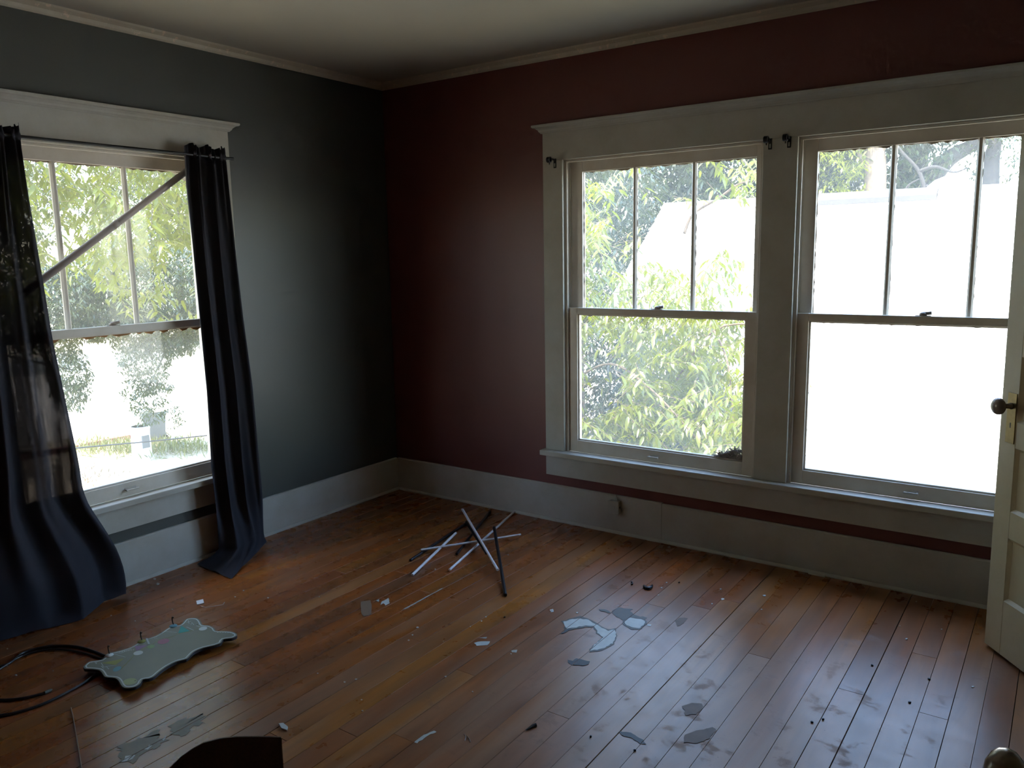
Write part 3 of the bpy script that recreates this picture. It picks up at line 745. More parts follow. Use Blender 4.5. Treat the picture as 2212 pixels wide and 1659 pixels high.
for i in range(7): x = 540+30*i; stroke([(x, 548-5*i), (x+14, 540-5*i)], .003)
for i in range(6): x = 1840+34*i; stroke([(x, 285+1*i), (x+12, 283+1*i)], .003)
stroke([(1450,120),(1465,165)]); stroke([(1430,150),(1490,135)]); stroke([(1490,180),(1500,150),(1530,185)]); stroke([(1560,195),(1600,210),(1640,205)]); stroke([(215,675),(235,700),(240,675)]); stroke([(300,730),(330,760),(370,740),(400,770)])
for (x, y, mt) in ((1255,200,'sky'), (835,405,'yellow'), (405,590,'chalk')):
    p = fl(*c8(x, y), ZB) - bc
    hk = MB().lathe([(.001, 0), (.0165, 0), (.0165, .002), (.011, .005), (.002, .006)], p, (0,0,1), 16).build('hook_plate', M[mt], bd, smooth=True)
    q_ = p + Vector((-.004, .004, .005)); s = Vector((-.55, .1, 0)).normalized()
    MB().tube(smooth_path([q_, q_ + s*.008 + Vector((0,0,.012)), q_ + s*.010 + Vector((0,0,.026)), q_ + Vector((0,0,.034)) + s*.003, q_ + Vector((0,0,.033)) - s*.006], 5), .0026, 8).build('hook', M['iron2'], hk, smooth=True)
for p in (L8(700,700), L8(1500,350), L8(1000,480)): MB().lathe([(.012, 0), (.012, ZB-.012)], (p[0], p[1], 0), (0,0,1), 10).build('standoff', M['boardedge'], bd)
for x, y in ((750,925),(1575,180)):
    p = L8(x, y); MB().lathe([(.003, 0), (.003, .0006)], (p[0], p[1], ZB), (0,0,1), 8).build('screw_hole', M['black'], bd)

# ------------------------------------------------------------------ black cable
R_ = .0055
P2 = lambda x, y, z=R_: fl(x, y, z)
e = empty('cable', F(60, 1470)); tag(e, 'black cable coiled loosely on the floor, running under the hook board', 'cable')
o0 = e.location
path = [P2(98,1497), P2(70,1504), P2(45,1509), P2(0,1512), P2(-80,1505), P2(-150,1470), P2(-120,1440), P2(0,1440), P2(50,1410), P2(95,1398), P2(130,1395), P2(175,1399), P2(225,1416), P2(260,1436), P2(265,1448), P2(235,1452), P2(207,1458), P2(180,1476), P2(140,1498), P2(90,1522), P2(40,1538), P2(0,1546), P2(-60,1552)]
MB().tube([p - o0 for p in smooth_path(path, 8)], R_, 10).build('cord', M['black'], e, smooth=True)
path2 = [P2(-60,1460), P2(-10,1450), P2(50,1415), P2(100,1401), P2(140,1400), P2(180,1406), P2(222,1419), P2(250,1432)]
MB().tube([p - o0 + Vector((.004,-.012,0)) for p in smooth_path(path2, 8)], R_*.8, 10).build('cord', M['black'], e, smooth=True)
a = P2(96,1497,.007); d = (P2(111,1490,.007)-a)
MB().tube([a-o0, a+d*.5-o0, a+d*.55-o0, a+d-o0], [.0068,.0068,.0055,.0055], 10).build('plug', M['plug'], e)
MB().tube([a+d-o0, a+d*1.15-o0], .002, 6).build('pin', M['brass'], e)

# ------------------------------------------------------------------ stains on the planks, cut at the seams
def clip(poly, axis_x, keep_gt):
    out = []
    for i in range(len(poly)):
        a, b_ = poly[i-1], poly[i]; ia = (a[0] > axis_x) == keep_gt; ib = (b_[0] > axis_x) == keep_gt
        if ia != ib:
            t = (axis_x-a[0])/(b_[0]-a[0]); out.append((axis_x, a[1] + t*(b_[1]-a[1])))
        if ib: out.append(b_)
    return out
def stain(ptspx, mat, z=.0010, rough=.006, name='stain'):
    base = [fl(*p) for p in ptspx]; poly = []
    n = len(base)
    for i in range(n):
        a, b_ = base[i], base[(i+1) % n]; m_ = max(1, int((b_-a).length/.012))
        for kk in range(m_):
            q_ = a.lerp(b_, kk/m_); poly.append((q_.x + random.gauss(0, rough*.35), q_.y + random.gauss(0, rough*.35)))
    xs = [p[0] for p in poly]; bb = MB(); ok = False
    for kk in range(int((min(xs)-X00)//PITCH), int((max(xs)-X00)//PITCH)+1):
        x0 = X00 + kk*PITCH + .0016; x1 = x0 + PITCH - .0024
        pc = clip(clip(poly, x0, True), x1, False)
        cl = []
        for p in pc:
            if not cl or abs(p[0]-cl[-1][0]) + abs(p[1]-cl[-1][1]) > 1e-5: cl.append(p)
        if len(cl) > 3:
            bb.prism(cl, z-.0004, z); ok = True
    o = bb.build(name, mat, fo, tri=True); o['label'] = {'stainpale': 'pale paint stain', 'staindark': 'dark stain', 'staingrey': 'grey stain', 'stainbrown': 'bare wood patch', 'stainscuff': 'grey scuffed stain'}[next(k_ for k_, v_ in M.items() if v_ == mat)]
cA = lambda l: [(1100 + x/5.82, 1300 + y/5.82) for x, y in l]
cB = lambda l: [(1100 + x/3.959, 1240 + y/3.959) for x, y in l]
cC = lambda l: [(120 + x/4.378, 1280 + y/4.378) for x, y in l]
S1 = [(680,255),(760,225),(900,210),(1000,230),(1080,280),(1200,345),(1240,370),(1330,350),(1340,430),(1300,520),(1180,590),(1020,615),(1060,560),(1130,500),(1180,450),(1110,390),(1110,360),(1060,310),(960,305),(800,330),(720,340)]
S1o = [(650,245),(760,210),(900,185),(1010,215),(1090,260),(1210,330),(1250,355),(1335,335),(1358,430),(1315,530),(1190,606),(1010,640),(1040,555),(1120,495),(1165,450),(1095,395),(1095,365),(1050,322),(960,318),(800,352),(705,380),(690,350),(700,290)]
stain(cA(S1o), M['staingrey'], .0008); stain(cA(S1), M['stainpale'], .0012)
stain(cA([(1425,245),(1515,190),(1705,215),(1735,280),(1635,355),(1530,345),(1440,290)]), M['staingrey'], .0008)
stain(cA([(1445,245),(1520,203),(1690,228),(1712,270),(1630,335),(1540,322),(1455,280)]), M['stainpale'], .0012)
stain(cA([(1280,130),(1370,75),(1560,95),(1520,120),(1580,165),(1720,200),(1700,225),(1530,190),(1440,235),(1330,180)]), M['staingrey'], .0011)
stain(cA([(1130,95),(1200,95),(1260,120),(1290,150),(1200,130),(1140,115)]), M['staingrey'], .0011)
stain(cA([(730,735),(800,745),(830,710),(930,735),(1010,755),(1000,790),(940,810),(870,795),(790,795),(740,770)]), M['staindark'], .0013)
stain(cA([(640,395),(720,350),(790,335),(720,380),(670,405)]), M['staindark'], .0013)
stain(cA([(1730,285),(1780,290),(1770,310),(1735,305)]), M['stainpale']); stain(cA([(510,105),(560,95),(555,125),(515,128)]), M['stainpale']); stain(cA([(840,140),(885,130),(870,150)]), M['stainpale'])
stain(cA([(30,610),(85,605),(80,640),(40,635)]), M['stainpale'])
stain(cB([(1480,1130),(1560,1100),(1650,1110),(1660,1150),(1590,1200),(1500,1210)]), M['stainbrown']); stain(cB([(1490,1380),(1600,1340),(1740,1310),(1775,1330),(1700,1420),(1600,1450),(1500,1440)]), M['stainbrown'])
stain(cB([(1420,400),(1470,370),(1520,380),(1500,420),(1440,450)]), M['stainbrown'])
stain(cB([(940,1345),(1040,1360),(1140,1420),(1170,1460),(1120,1450),(1050,1400),(960,1380)]), M['staindark'])
stain(cC([(600,1450),(700,1410),(780,1380),(900,1330),(1000,1290),(960,1370),(1060,1400),(980,1470),(860,1500),(800,1540),(760,1620),(680,1590),(620,1600)]), M['stainscuff'], rough=.02); stain(cC([(1060,1270),(1150,1220),(1300,1170),(1420,1150),(1360,1250),(1260,1300),(1200,1360),(1100,1340)]), M['stainscuff'], rough=.02)
stain(cC([(630,1605),(655,1550),(720,1545),(690,1590)]), M['stainpale'], .0014); stain(cC([(690,1590),(740,1540),(765,1540),(720,1580)]), M['stainpale'], .0014)
stain(cC([(840,1480),(890,1440),(905,1450),(870,1490)]), M['stainpale'], .0014); stain(cC([(1000,1390),(1040,1360),(1050,1375),(1020,1410)]), M['stainpale'], .0014)
cD = lambda l: [(600 + x/3.96, 1240 + y/3.96) for x, y in l]
stain(cD([(890,235),(950,205),(955,250),(920,270),(905,250),(880,265)]), M['stainpale'], rough=.004); stain(cD([(840,230),(870,215),(865,240)]), M['stainpale'], rough=.003)
stain(cD([(1680,590),(1740,575),(1810,580),(1795,610),(1700,615)]), M['stainpale'], rough=.004); stain(cD([(1720,545),(1790,540),(1780,555)]), M['stainpale'], rough=.003)
stain(cD([(1170,1440),(1240,1380),(1340,1340),(1360,1350),(1280,1385),(1190,1450)]), M['stainpale'], rough=.004)
stain(cD([(1075,300),(1400,125),(1415,122),(1090,302)]), M['stainpale'], rough=.001)

# ------------------------------------------------------------------ litter
def flat_thing(name, ptspx, mat, label, cat, th=.0015, group=None, z0=.0006):
    poly = [fl(*p) for p in ptspx]; c = sum(poly, Vector())/len(poly)
    bb = MB(); bb.prism([(p.x-c.x, p.y-c.y) for p in poly], 0, th); o = bb.build(name, mat, tri=True); o.location = (c.x, c.y, z0)
    return tag(o, label, cat, group)
e = empty('cloth_tag', F(432,1303)); tag(e, 'white fabric tag trailing a thin thread near the narrow curtain', 'tag')
o0 = e.location
bb = MB(); T = [(424,1300),(439,1297),(441,1304),(426,1308)]
bb.prism([tuple((fl(*p)-o0).to_2d()) for p in T], .001, .006); bb.build('label_strip', M['paper'], e)
MB().tube([fl(x, y, .003)-o0 for x, y in ((432,1309),(445,1312),(470,1308),(482,1306),(485,1301))], .0013, 5).build('thread', M['paper'], e)
flat_thing('tape_piece', [(779,1300),(800,1297),(803,1308),(802,1328),(786,1332),(780,1325)], M['tape'], 'small piece of clear yellowed tape stuck to a plank', 'tape', .0004, z0=.0008)
flat_thing('fluff_scrap', [(602,1566),(612,1565),(622,1573),(620,1580),(608,1576)], M['stainpale'], 'pale crumpled scrap beside the brown panel', 'scrap', .006)
# long adhesive strip line
st_ = [fl(x, y, .002) for x, y in ((153,1529),(157,1545),(163,1580),(170,1620),(176,1660))]
o = MB().tube(st_, .0022, 6).build('plastic_strip', M['tape']); recentre(o); tag(o, 'thin clear plastic strip lying across the planks by the cable', 'strip')
o = MB().tube([fl(x, y, .004) for x, y in ((1136,1577),(1145,1572),(1152,1568),(1158,1566))], [.002,.004,.006,.007], 8).build('wood_screw', M['black']); recentre(o); tag(o, 'dark wood screw lying on a plank', 'screw')
pts = [fl(x, y, .006) for x, y in ((1391,1264),(1393,1268),(1399,1271),(1406,1269),(1409,1264))]
o = MB().tube(smooth_path(pts, 4), [.004+.006*math.sin(math.pi*i/16) for i in range(17)], 8).build('plastic_crescent', M['black']); recentre(o); tag(o, 'curved black plastic piece on the floor below the leafy window', 'scrap')
o = MB().tube(smooth_path([fl(x, y, .004) for x, y in ((1363,1257),(1366,1258),(1366,1261),(1363,1262))], 3), .0035, 6).build('plastic_curl', M['black']); recentre(o); tag(o, 'tiny black curl beside the black plastic piece', 'scrap')
o = MB().tube(smooth_path([fl(x, y, .002) for x, y in ((1003,1586),(1006,1592),(1004,1600))], 3), .0012, 5).build('string_bit', M['tape']); recentre(o); tag(o, 'short straight bit of tan string on the floor', 'string', 'string bits')
o = MB().tube(smooth_path([fl(x, y, .002) for x, y in ((1008,1589),(1014,1596),(1016,1603))], 3), .0012, 5).build('string_bit', M['tape']); recentre(o); tag(o, 'short bent bit of tan string on the floor', 'string', 'string bits')
bb = MB(RED); pa = on(1746, 1243, 1, -.02); pb = on(1782, 1250, 1, -.02)
bb.extrude_profile([(-.013,.001),(-.026,.001),(-.024,.008),(-.013,.010)], pa.x, pb.x); o = bb.build('wood_sliver', M['trim']); recentre(o); tag(o, 'pale wood sliver lying against the baseboard under the windows', 'sliver')
chips = [(334,1251,5),(341,1262,7),(292,1342,3),(526,1276,3),(508,1290,3),(372,1317,3),(579,1292,3),(902,1356,5),(891,1372,3),(883,1384,4),(963,1462,4),(958,1386,2),(1016,1354,2),(1050,1333,3),(1040,1342,3),(1021,1495,3),(1110,1408,5),(1104,1413,3),(1247,1324,5),(1190,1319,4),(1440,1259,4),(1429,1270,4),(1422,1286,3),(1561,1295,6),(1557,1273,4),(1538,1305,4),(1651,1287,6),(1645,1317,3),(1958,1381,5),(1979,1300,3),(1944,1353,3),(2034,1360,3),(2101,1484,5),(940,1230,3),(1098,1199,3),(1172,1142,3),(862,1166,3),(744,1474,4),(769,1468,4),(783,1536,4),(781,1512,3),(686,1455,3),(16,1402,3),(15,1439,3),(35,1459,4),(115,1450,3),(240,1330,3),(690,1290,3)]
def chip_place(x, y):
    if x < 600: return 'near the hook board and curtains'
    if 840 < x < 1185 and y < 1260: return 'by the heap of rods'
    if x > 1500: return 'on the scuffed planks towards the open door'
    if x > 1080: return 'beside the pale paint stain'
    return 'on the brown planks between hook board and pale stain'
for x, y, s in chips:
    n = random.randint(5, 7); a0 = random.uniform(0, 6)
    flat_thing('paint_chip', [(x + s*.62*random.uniform(.6, 1.2)*math.cos(a0+i*6.283/n), y + s*.38*random.uniform(.6, 1.2)*math.sin(a0+i*6.283/n)) for i in range(n)], M['chip'], 'small white paint chip ' + chip_place(x, y), 'paint chip', .0018, 'paint chips ' + chip_place(x, y))
for i, (x, y) in enumerate(((1090,1334),(1371,1622),(1276,1592),(1467,1259),(1754,1561),(1778,1555),(1884,1438),(2007,1468),(1965,1518))):
    o = MB().lathe([(.001, 0), (.0045, 0), (.0055, .002), (.003, .005), (.001, .0055)], (0,0,0), (0,0,1), 7).build('grit_speck', M['black']); q_ = fl(x, y); o.location = (q_.x, q_.y, .0006); o.scale = (1, random.uniform(.6, 1.6), 1); o.rotation_euler.z = random.uniform(0, 3)
    tag(o, 'tiny black speck of grit on the plank floor', 'grit', 'black specks on the floor')

# ------------------------------------------------------------------ brown shelf end at the bottom edge
tp = CAM + (fl(607, 1591) - CAM)*.70
ht = tp.z; vw = Vector((CAM.x-tp.x, CAM.y-tp.y, 0)).normalized(); rt = Vector((-vw.y, vw.x, 0))
if rt.dot(RT) < 0: rt = -rt
e = empty('brown_shelf', (tp.x, tp.y, 0), math.atan2(rt.y, rt.x)); tag(e, 'low brown particle board shelf with a rounded upper corner', 'shelf')
wd = .34; prof = [(0, 0), (0, ht-.004), (-.004, ht)]
def rloc(px, py):     # pixel on the panel face -> (along rt, z)
    d = ray(px, py); t = (tp - CAM).dot(vw)/d.dot(vw); q_ = CAM + d*t - tp; return (q_.dot(rt), tp.z + q_.z)
prof = [(0, .0), (.0, ht)] + [rloc(x, y) for x, y in ((560,1589.5),(510,1590),(475,1594),(440,1603),(415,1617),(390,1635),(366,1658),(350,1682),(338,1712),(330,1760))]
wx = prof[-1][0]; prof += [(wx, 0)]
def end_panel(y):
    bb = MB(lambda a, b_, c: (a, b_+y, c)); A = [bb.v((x, 0, z)) for x, z in prof]; B = [bb.v((x, -.004, z)) for x, z in prof]; n = len(prof)
    bb.bm.faces.new(A); bb.bm.faces.new(B[::-1])
    for i in range(n): bb.bm.faces.new((A[i], B[i], B[(i+1) % n], A[(i+1) % n]))
    return bb.build('end_panel', M['panel'], e, tri=True)
end_panel(0); end_panel(-.42)
MB().box(wx+.02, -.004, -.42, -.016, .06, .076).build('shelf_board', M['panel'], e); MB().box(-.012, -.003, -.42, -.016, .0, .06).build('kick_board', M['panel'], e)
MB().box(.0002, .0014, -.0045, .0005, .004, ht-.002).build('lit_edge_strip', M['paneledge'], e)

# ================================================================== outside
GZ = -3.3
e = empty('sky_blocking_eave', (-.2, -2, 2.75)); tag(e, 'unseen eave added to block high sky above the single window', 'eave', kind='structure')  # unseen overhang, added to cut sky light entering the single window
MB(lambda u, w, z: (w, u, z)).box(-4, 2.3, -.75, -.01, .02, .05).build('soffit', M['siding'], e)
MB(lambda u, w, z: (w, u, z)).box(-4, 2.3, -.78, -.75, -.06, .12).build('fascia', M['siding'], e)
MB(lambda u, w, z: (w, u, z)).extrude_profile([(-.80, .10), (-.80, .13), (.0, .58), (.0, .55)], -4, 2.35).build('roof_edge', M['ridge'], e)
def ground(name, x0, x1, y0, y1, mat, label, cat, z=GZ):
    b = MB(); b.box(x0, x1, y0, y1, z-.1, z); o = b.build(name, mat); return tag(o, label, cat, kind='structure')
ground('yard_ground', -60, 40, -40, 60, M['ground'], 'dry pale ground around the houses', 'ground')
ground('street_pavement', -34, -19.3, -40, 60, M['road'], 'bright concrete street beyond the yard', 'pavement', GZ+.02)

# neighbour's house
RY, RZ, PT = 10.0, 2.45, .77
EY = 5.0; EZ = RZ - (RY-EY)*PT
hs = empty('neighbour_house', (3, 10, GZ)); tag(hs, 'one-storey neighbouring house with a pale shingle gable roof', 'house')
X0h, X1h = -2.52, 15.0  # right end extended out of view so sunlit roof lights the green wall
hl = hs.location
b = MB(lambda x, y, z: (x-hl.x, y-hl.y, z-hl.z))
b.box(X0h+.3, X1h-.3, 5.5, 14.5, GZ, EZ+.15)
for x in (X0h+.3, X1h-.3):
    b.face([(x, 5.5, EZ+.1), (x, 14.5, EZ+.1), (x, RY, RZ-.25)])
b.build('walls', M['siding'], hs)
b = MB(lambda x, y, z: (x-hl.x, y-hl.y, z-hl.z))
th = .12
for s in (-1, 1):
    e0 = (RY + s*(RY-EY), EZ)
    b.extrude_profile([(RY, RZ-.04), (e0[0], e0[1]-.04), (e0[0], e0[1]-th-.04), (RY, RZ-th-.04)], X0h, X1h)
b.build('roof_deck', M['ridge'], hs)
SL = math.hypot(RY-EY, RZ-EZ); ex = .13; NC = int(SL/ex)
dy, dz_ = -(RY-EY)/SL, -(RZ-EZ)/SL; ny, nz = -dz_*-1*-1, 0
nrm = Vector((0, -(RZ-EZ)/SL, (RY-EY)/SL))
cl_ = []
for i in range(NC):        # overlapping courses
    for s in (-1, 1):
        bb = None
        y0 = RY + (-1)*(-1 if s > 0 else 1)*0
    a = Vector((0, RY, RZ)) + Vector((0, dy, dz_))*(i*ex); c = Vector((0, RY, RZ)) + Vector((0, dy, dz_))*((i+1)*ex + .02)
    bb = MB(lambda x, y, z: (x-hl.x, y-hl.y, z-hl.z))
    a_lo, a_hi = a - nrm*.02, a + nrm*.004; c_lo, c_hi = c - nrm*.004, c + nrm*.024
    for (u0, u1) in ((X0h-.02 - random.uniform(0, .02), X1h),):
        prof4 = [(a_lo.y, a_lo.z), (a_hi.y, a_hi.z), (c_hi.y, c_hi.z), (c_lo.y, c_lo.z)]
        bb.extrude_profile(prof4, u0, u1)
    bb.build('shingle_course', M['shingle'], hs)
bb = MB(lambda x, y, z: (x-hl.x, y-hl.y, z-hl.z))
e1 = Vector((0, RY + (RY-EY), EZ))
bb.extrude_profile([(RY, RZ-.02), (RY, RZ+.01), (e1.y, EZ+.01), (e1.y, EZ-.02)], X0h, X1h); bb.build('rear_roof_slope', M['shingle'], hs)
x_r0, x_r1 = .2, on(2027, 418, 1, 10).x
bb = MB(lambda x, y, z: (x-hl.x, y-hl.y, z-hl.z)); bb.extrude_profile([(RY-.16, RZ-.10), (RY-.16, RZ-.02), (RY, RZ+.10), (RY+.16, RZ-.02), (RY+.16, RZ-.10)], x_r0, x_r1); bb.build('ridge_cap', M['ridge'], hs)
bb = MB(lambda x, y, z: (x-hl.x, y-hl.y, z-hl.z)); bb.extrude_profile([(RY-.14, RZ-.08), (RY-.14, RZ), (RY, RZ+.09), (RY+.14, RZ), (RY+.14, RZ-.08)], X0h, x_r0-.01); bb.extrude_profile([(RY-.14, RZ-.08), (RY-.14, RZ), (RY, RZ+.09), (RY+.14, RZ), (RY+.14, RZ-.08)], x_r1+.01, X1h); bb.build('ridge_shingles', M['shingle'], hs)
bb = MB(lambda x, y, z: (x-hl.x, y-hl.y, z-hl.z)); bb.lathe([(.30, 0), (.30, .35), (.38, .36), (.38, .46), (.33, .50), (.20, .62), (.05, .68)], (2.0, 11.0, RZ-.35), (0,0,1), 18); bb.build('roof_vent', M['siding'], hs, smooth=True)

# ------------------------------------------------------------------ trees
def leaf_shape(n=3, fold=.25):
    """unit leaf along +x, width about .26"""
    prof = [(0, 0), (.18, .09), (.42, .13), (.68, .095), (1, 0)]
    V, Fc = [], []
    mid = []
    for x, w in prof:
        z = -.22*x*x
        mid.append(len(V)); V.append((x, 0, z))
        if w > 0: V.append((x, w, z+fold*w)); V.append((x, -w, z+fold*w))
    # faces
    a, b1, b2, c1_, c2, d1_, d2_, e_ = 0, 2, 3, 5, 6, 8, 9, 10
    Fc = [(0, 1, 2), (0, 3, 1), (1, 4, 5), (1, 5, 2), (1, 3, 6), (1, 6, 4), (4, 7, 8), (4, 8, 5), (4, 6, 9), (4, 9, 7), (7, 10, 8), (7, 9, 10)]
    return np.array(V), np.array(Fc)
LV, LF = leaf_shape()
LF_LOW = np.array([(0, 5, 6), (5, 10, 6)]) 
LVs = np.array([(0,0,0), (.45,.15,-.02), (.45,-.15,-.02), (1,0,-.18)]); LFs = np.array([(0,2,1), (1,2,3)])
def mats_from(dirs, norms):
    x = dirs/np.linalg.norm(dirs, axis=1, keepdims=True); z = norms - x*(norms*x).sum(1, keepdims=True); z /= np.linalg.norm(z, axis=1, keepdims=True); y = np.cross(z, x)
    return np.stack([x, y, z], axis=2)
def leaf_mesh(name, P_, Rm, S, V, Fc, mat, parent, org):
    n = len(P_); nv = len(V); nf = len(Fc)
    co_ = np.einsum('nij,vj->nvi', Rm, V)*S[:, None, None] + P_[:, None, :] - np.array(org)
    fc = (Fc[None] + (np.arange(n)*nv)[:, None, None]).reshape(-1, 3)
    me = bpy.data.meshes.new(name); me.vertices.add(n*nv); me.vertices.foreach_set('co', co_.reshape(-1))
    me.loops.add(len(fc)*3); me.loops.foreach_set('vertex_index', fc.reshape(-1).astype(np.int32))
    me.polygons.add(len(fc)); me.polygons.foreach_set('loop_start', np.arange(0, len(fc)*3, 3, dtype=np.int32)); me.polygons.foreach_set('loop_total', np.full(len(fc), 3, dtype=np.int32))
    me.update(calc_edges=True); me.materials.append(mat)
    o = bpy.data.objects.new(name, me); COL.objects.link(o); o.parent = parent; return o
def projn(P_):
    d = P_ - np.array(CAM); z = d@np.array(FW); z = np.where(z < .1, .1, z)
    return W/2 + FPX*(d@np.array(RT))/z, H/2 - FPX*(d@np.array(UP))/z, z
def in_poly(x, y, poly):
    ins = np.zeros(len(x), bool); n = len(poly)
    for i in range(n):
        x1, y1 = poly[i-1]; x2, y2 = poly[i]
        c = ((y1 > y) != (y2 > y)) & (x < (x2-x1)*(y-y1)/((y2-y1) or 1e-9) + x1); ins ^= c
    return ins
def sample_crown(ells, n):
    out = []; w = np.array([a*b_*c for _, (a, b_, c) in ells]); w /= w.sum()
    for (c, r), wi in zip(ells, w):
        kk = int(n*wi) + 1; p = rng.normal(size=(kk, 3)); p /= np.linalg.norm(p, axis=1, keepdims=True); p *= rng.uniform(.15, 1, (kk, 1))**(1/2.2)
        out.append(p*np.array(r) + np.array(c))
    return np.concatenate(out)
def twig_leaves(C, per, spread, size, droop=.5):
    """C twig centres -> leaf position, direction, normal, size"""
    n = len(C); a = rng.uniform(0, 2*np.pi, n); tw = np.stack([np.cos(a), np.sin(a), rng.normal(-droop, .35, n)], 1); tw /= np.linalg.norm(tw, axis=1, keepdims=True)
    P_, D, N, S = [], [], [], []
    side = np.cross(tw, [0, 0, 1]); side /= np.linalg.norm(side, axis=1, keepdims=True)
    for i in range(per):
        t = (i+.5)/per - .5; sg = 1 if i % 2 else -1
        p = C + tw*(t*spread) + rng.normal(0, spread*.04, (n, 3))
        d = side*sg*1.0 + tw*.55 + np.array([0, 0, -.55])*droop*1.6 + rng.normal(0, .28, (n, 3))
        nn = np.cross(d, tw)*sg + np.array([0, 0, .9]) + rng.normal(0, .35, (n, 3))
        P_.append(p); D.append(d); N.append(nn); S.append(size*rng.uniform(.65, 1.25, n))
    return np.concatenate(P_), np.concatenate(D), np.concatenate(N), np.concatenate(S), tw
def tree(name, label, base, trunk, branches, ells, ntw, per, spread, size, mat, bark, nparts=0, reject=None, detail=True, vis=None, group=None, twigs=False, droop=.5, trunk_r=.14):
    e = empty(name, base); tag(e, label, 'tree', group); org = Vector(base)
    tr_ = smooth_path(trunk, 5); n = len(tr_)
    MB().tube([p - org for p in tr_], [trunk_r*(1-.65*i/n) for i in range(n)], 10).build('trunk', bark, e, smooth=True)
    for br_ in branches:
        bp = smooth_path(br_[0], 6); n = len(bp)
        MB().tube([p - org for p in bp], [br_[1]*(1-.8*i/n) + .003 for i in range(n)], 7).build('branch', bark, e, smooth=True)
    C = sample_crown(ells, ntw)
    if reject is not None:
        x, y, z = projn(C); C = C[~reject(x, y, z)]
    P_, D, N, S, tw = twig_leaves(C, per, spread, size, droop); Rm = mats_from(D, N)
    if reject is not None:
        x, y, z = projn(P_); kp_ = ~reject(x, y, z); P_, Rm, S = P_[kp_], Rm[kp_], S[kp_]
    if twigs:
        # thin stems as four-sided slivers
        st_ = np.array([(-.5, .0, 0), (.5, .0, 0), (.5, .012, .0), (-.5, .012, 0)])
        a_ = np.stack([tw, np.cross(tw, [0, 0, 1.0])], 0)
        sh = np.array([(-.5, -.006, 0), (.5, -.004, -.0), (.5, .004, 0), (-.5, .006, 0), (-.5, 0, .01), (.5, 0, .008)]); shf = np.array([(0,1,5),(0,5,4),(3,4,5),(3,5,2),(0,3,2),(0,2,1)])
        Rt = mats_from(tw, np.tile([0, 0, 1.0], (len(tw), 1))); o = leaf_mesh('twigs', C, Rt, np.full(len(C), spread*1.05), sh, shf, bark, e, org); o['kind'] = 'stuff'
    V, Fc = (LV, LF) if detail else (LVs, LFs)
    sel = np.zeros(len(P_), bool)
    if nparts:
        x, y, z = projn(P_); ok = vis(x, y) if vis else np.ones(len(P_), bool)
        score = np.where(ok, S/z, 0); idx = np.argsort(-score)[:nparts]; sel[idx] = True
        me = bpy.data.meshes.new('leaf'); me.from_pydata(V.tolist(), [], Fc.tolist()); me.update(); me.shade_smooth(); me.materials.append(mat)
        for i in idx:
            o = bpy.data.objects.new('leaf', me); COL.objects.link(o); o.parent = e
            mm = Matrix(Rm[i].tolist()).to_4x4() @ Matrix.Scale(float(S[i]), 4); mm.translation = Vector(P_[i]) - org; o.matrix_local = mm
    o = leaf_mesh('foliage', P_[~sel], Rm[~sel], S[~sel], V, Fc, mat, e, org); o['kind'] = 'stuff'
    print('TREE', name, len(P_))
    return e
# tree close to the double window
TX = on(1246, 590, 1, 3.4).x
ROOFWIN = [(1437,425),(1500,440),(1545,432),(1700,438),(1700,610),(1625,575),(1590,545),(1560,525),(1535,555),(1500,600),(1470,575),(1440,580),(1400,560),(1370,545),(1395,500)]
TOPGAP = [(1400,330),(1520,330),(1540,380),(1520,425),(1437,425),(1390,500),(1320,560),(1300,500),(1330,420)]
DARKPATCH = [(1255,720),(1320,730),(1350,800),(1340,870),(1290,900),(1255,895)]
def rej_near(x, y, z):
    r = in_poly(x, y, ROOFWIN) & (rng.random(len(x)) > .02)
    r |= in_poly(x, y, TOPGAP) & (rng.random(len(x)) > .16)
    r |= in_poly(x, y, DARKPATCH) & (rng.random(len(x)) > .15)
    r |= (x > 1690) & (x < 2600) & ~((x < 1790) & (y > 715) & (y < 830) & (rng.random(len(x)) > .80))
    return r
visW2 = lambda x, y: in_poly(x, y, [(1255,370),(1640,340),(1612,990),(1250,950)])
tree('broadleaf_tree', 'bright sunlit tree with long narrow leaves just outside the double window', (TX, 3.4, GZ),
     [(TX, 3.4, GZ), (TX-.02, 3.4, -1), (TX-.04, 3.4, 1.0), (TX-.2, 3.3, 3.2)],
     [([(TX, 3.4, -.6), (.6, 3.0, .2), (1.3, 2.6, .95), (1.9, 2.5, 1.0)], .014), ([on(1478, 505, 1, 2.8), on(1498, 462, 1, 2.8), on(1550, 430, 1, 2.8), on(1595, 398, 1, 2.8), on(1640, 388, 1, 2.8)], .012), ([(TX, 3.4, .3), (.3, 2.6, .6), (1.0, 2.0, .5), (1.5, 1.9, .1)], .012),
      ([(TX, 3.4, -1.2), (.5, 2.6, -.9), (1.1, 2.2, -.4), (1.6, 2.2, -.2)], .012), ([(1.3, 2.6, .95), (1.5, 2.4, .7), (1.6, 2.3, .2)], .008)],
     [((.7, 2.7, -.6), (1.7, 1.35, 1.7)), ((.1, 3.0, 1.1), (1.3, 1.3, 1.6)), ((1.35, 2.6, .1), (1.0, 1.1, 1.1)), ((1.2, 2.9, 2.35), (.8, .7, .45))],
     2600, 9, .30, .115, M['leaf'], M['bark'], 300, rej_near, True, visW2, twigs=True)
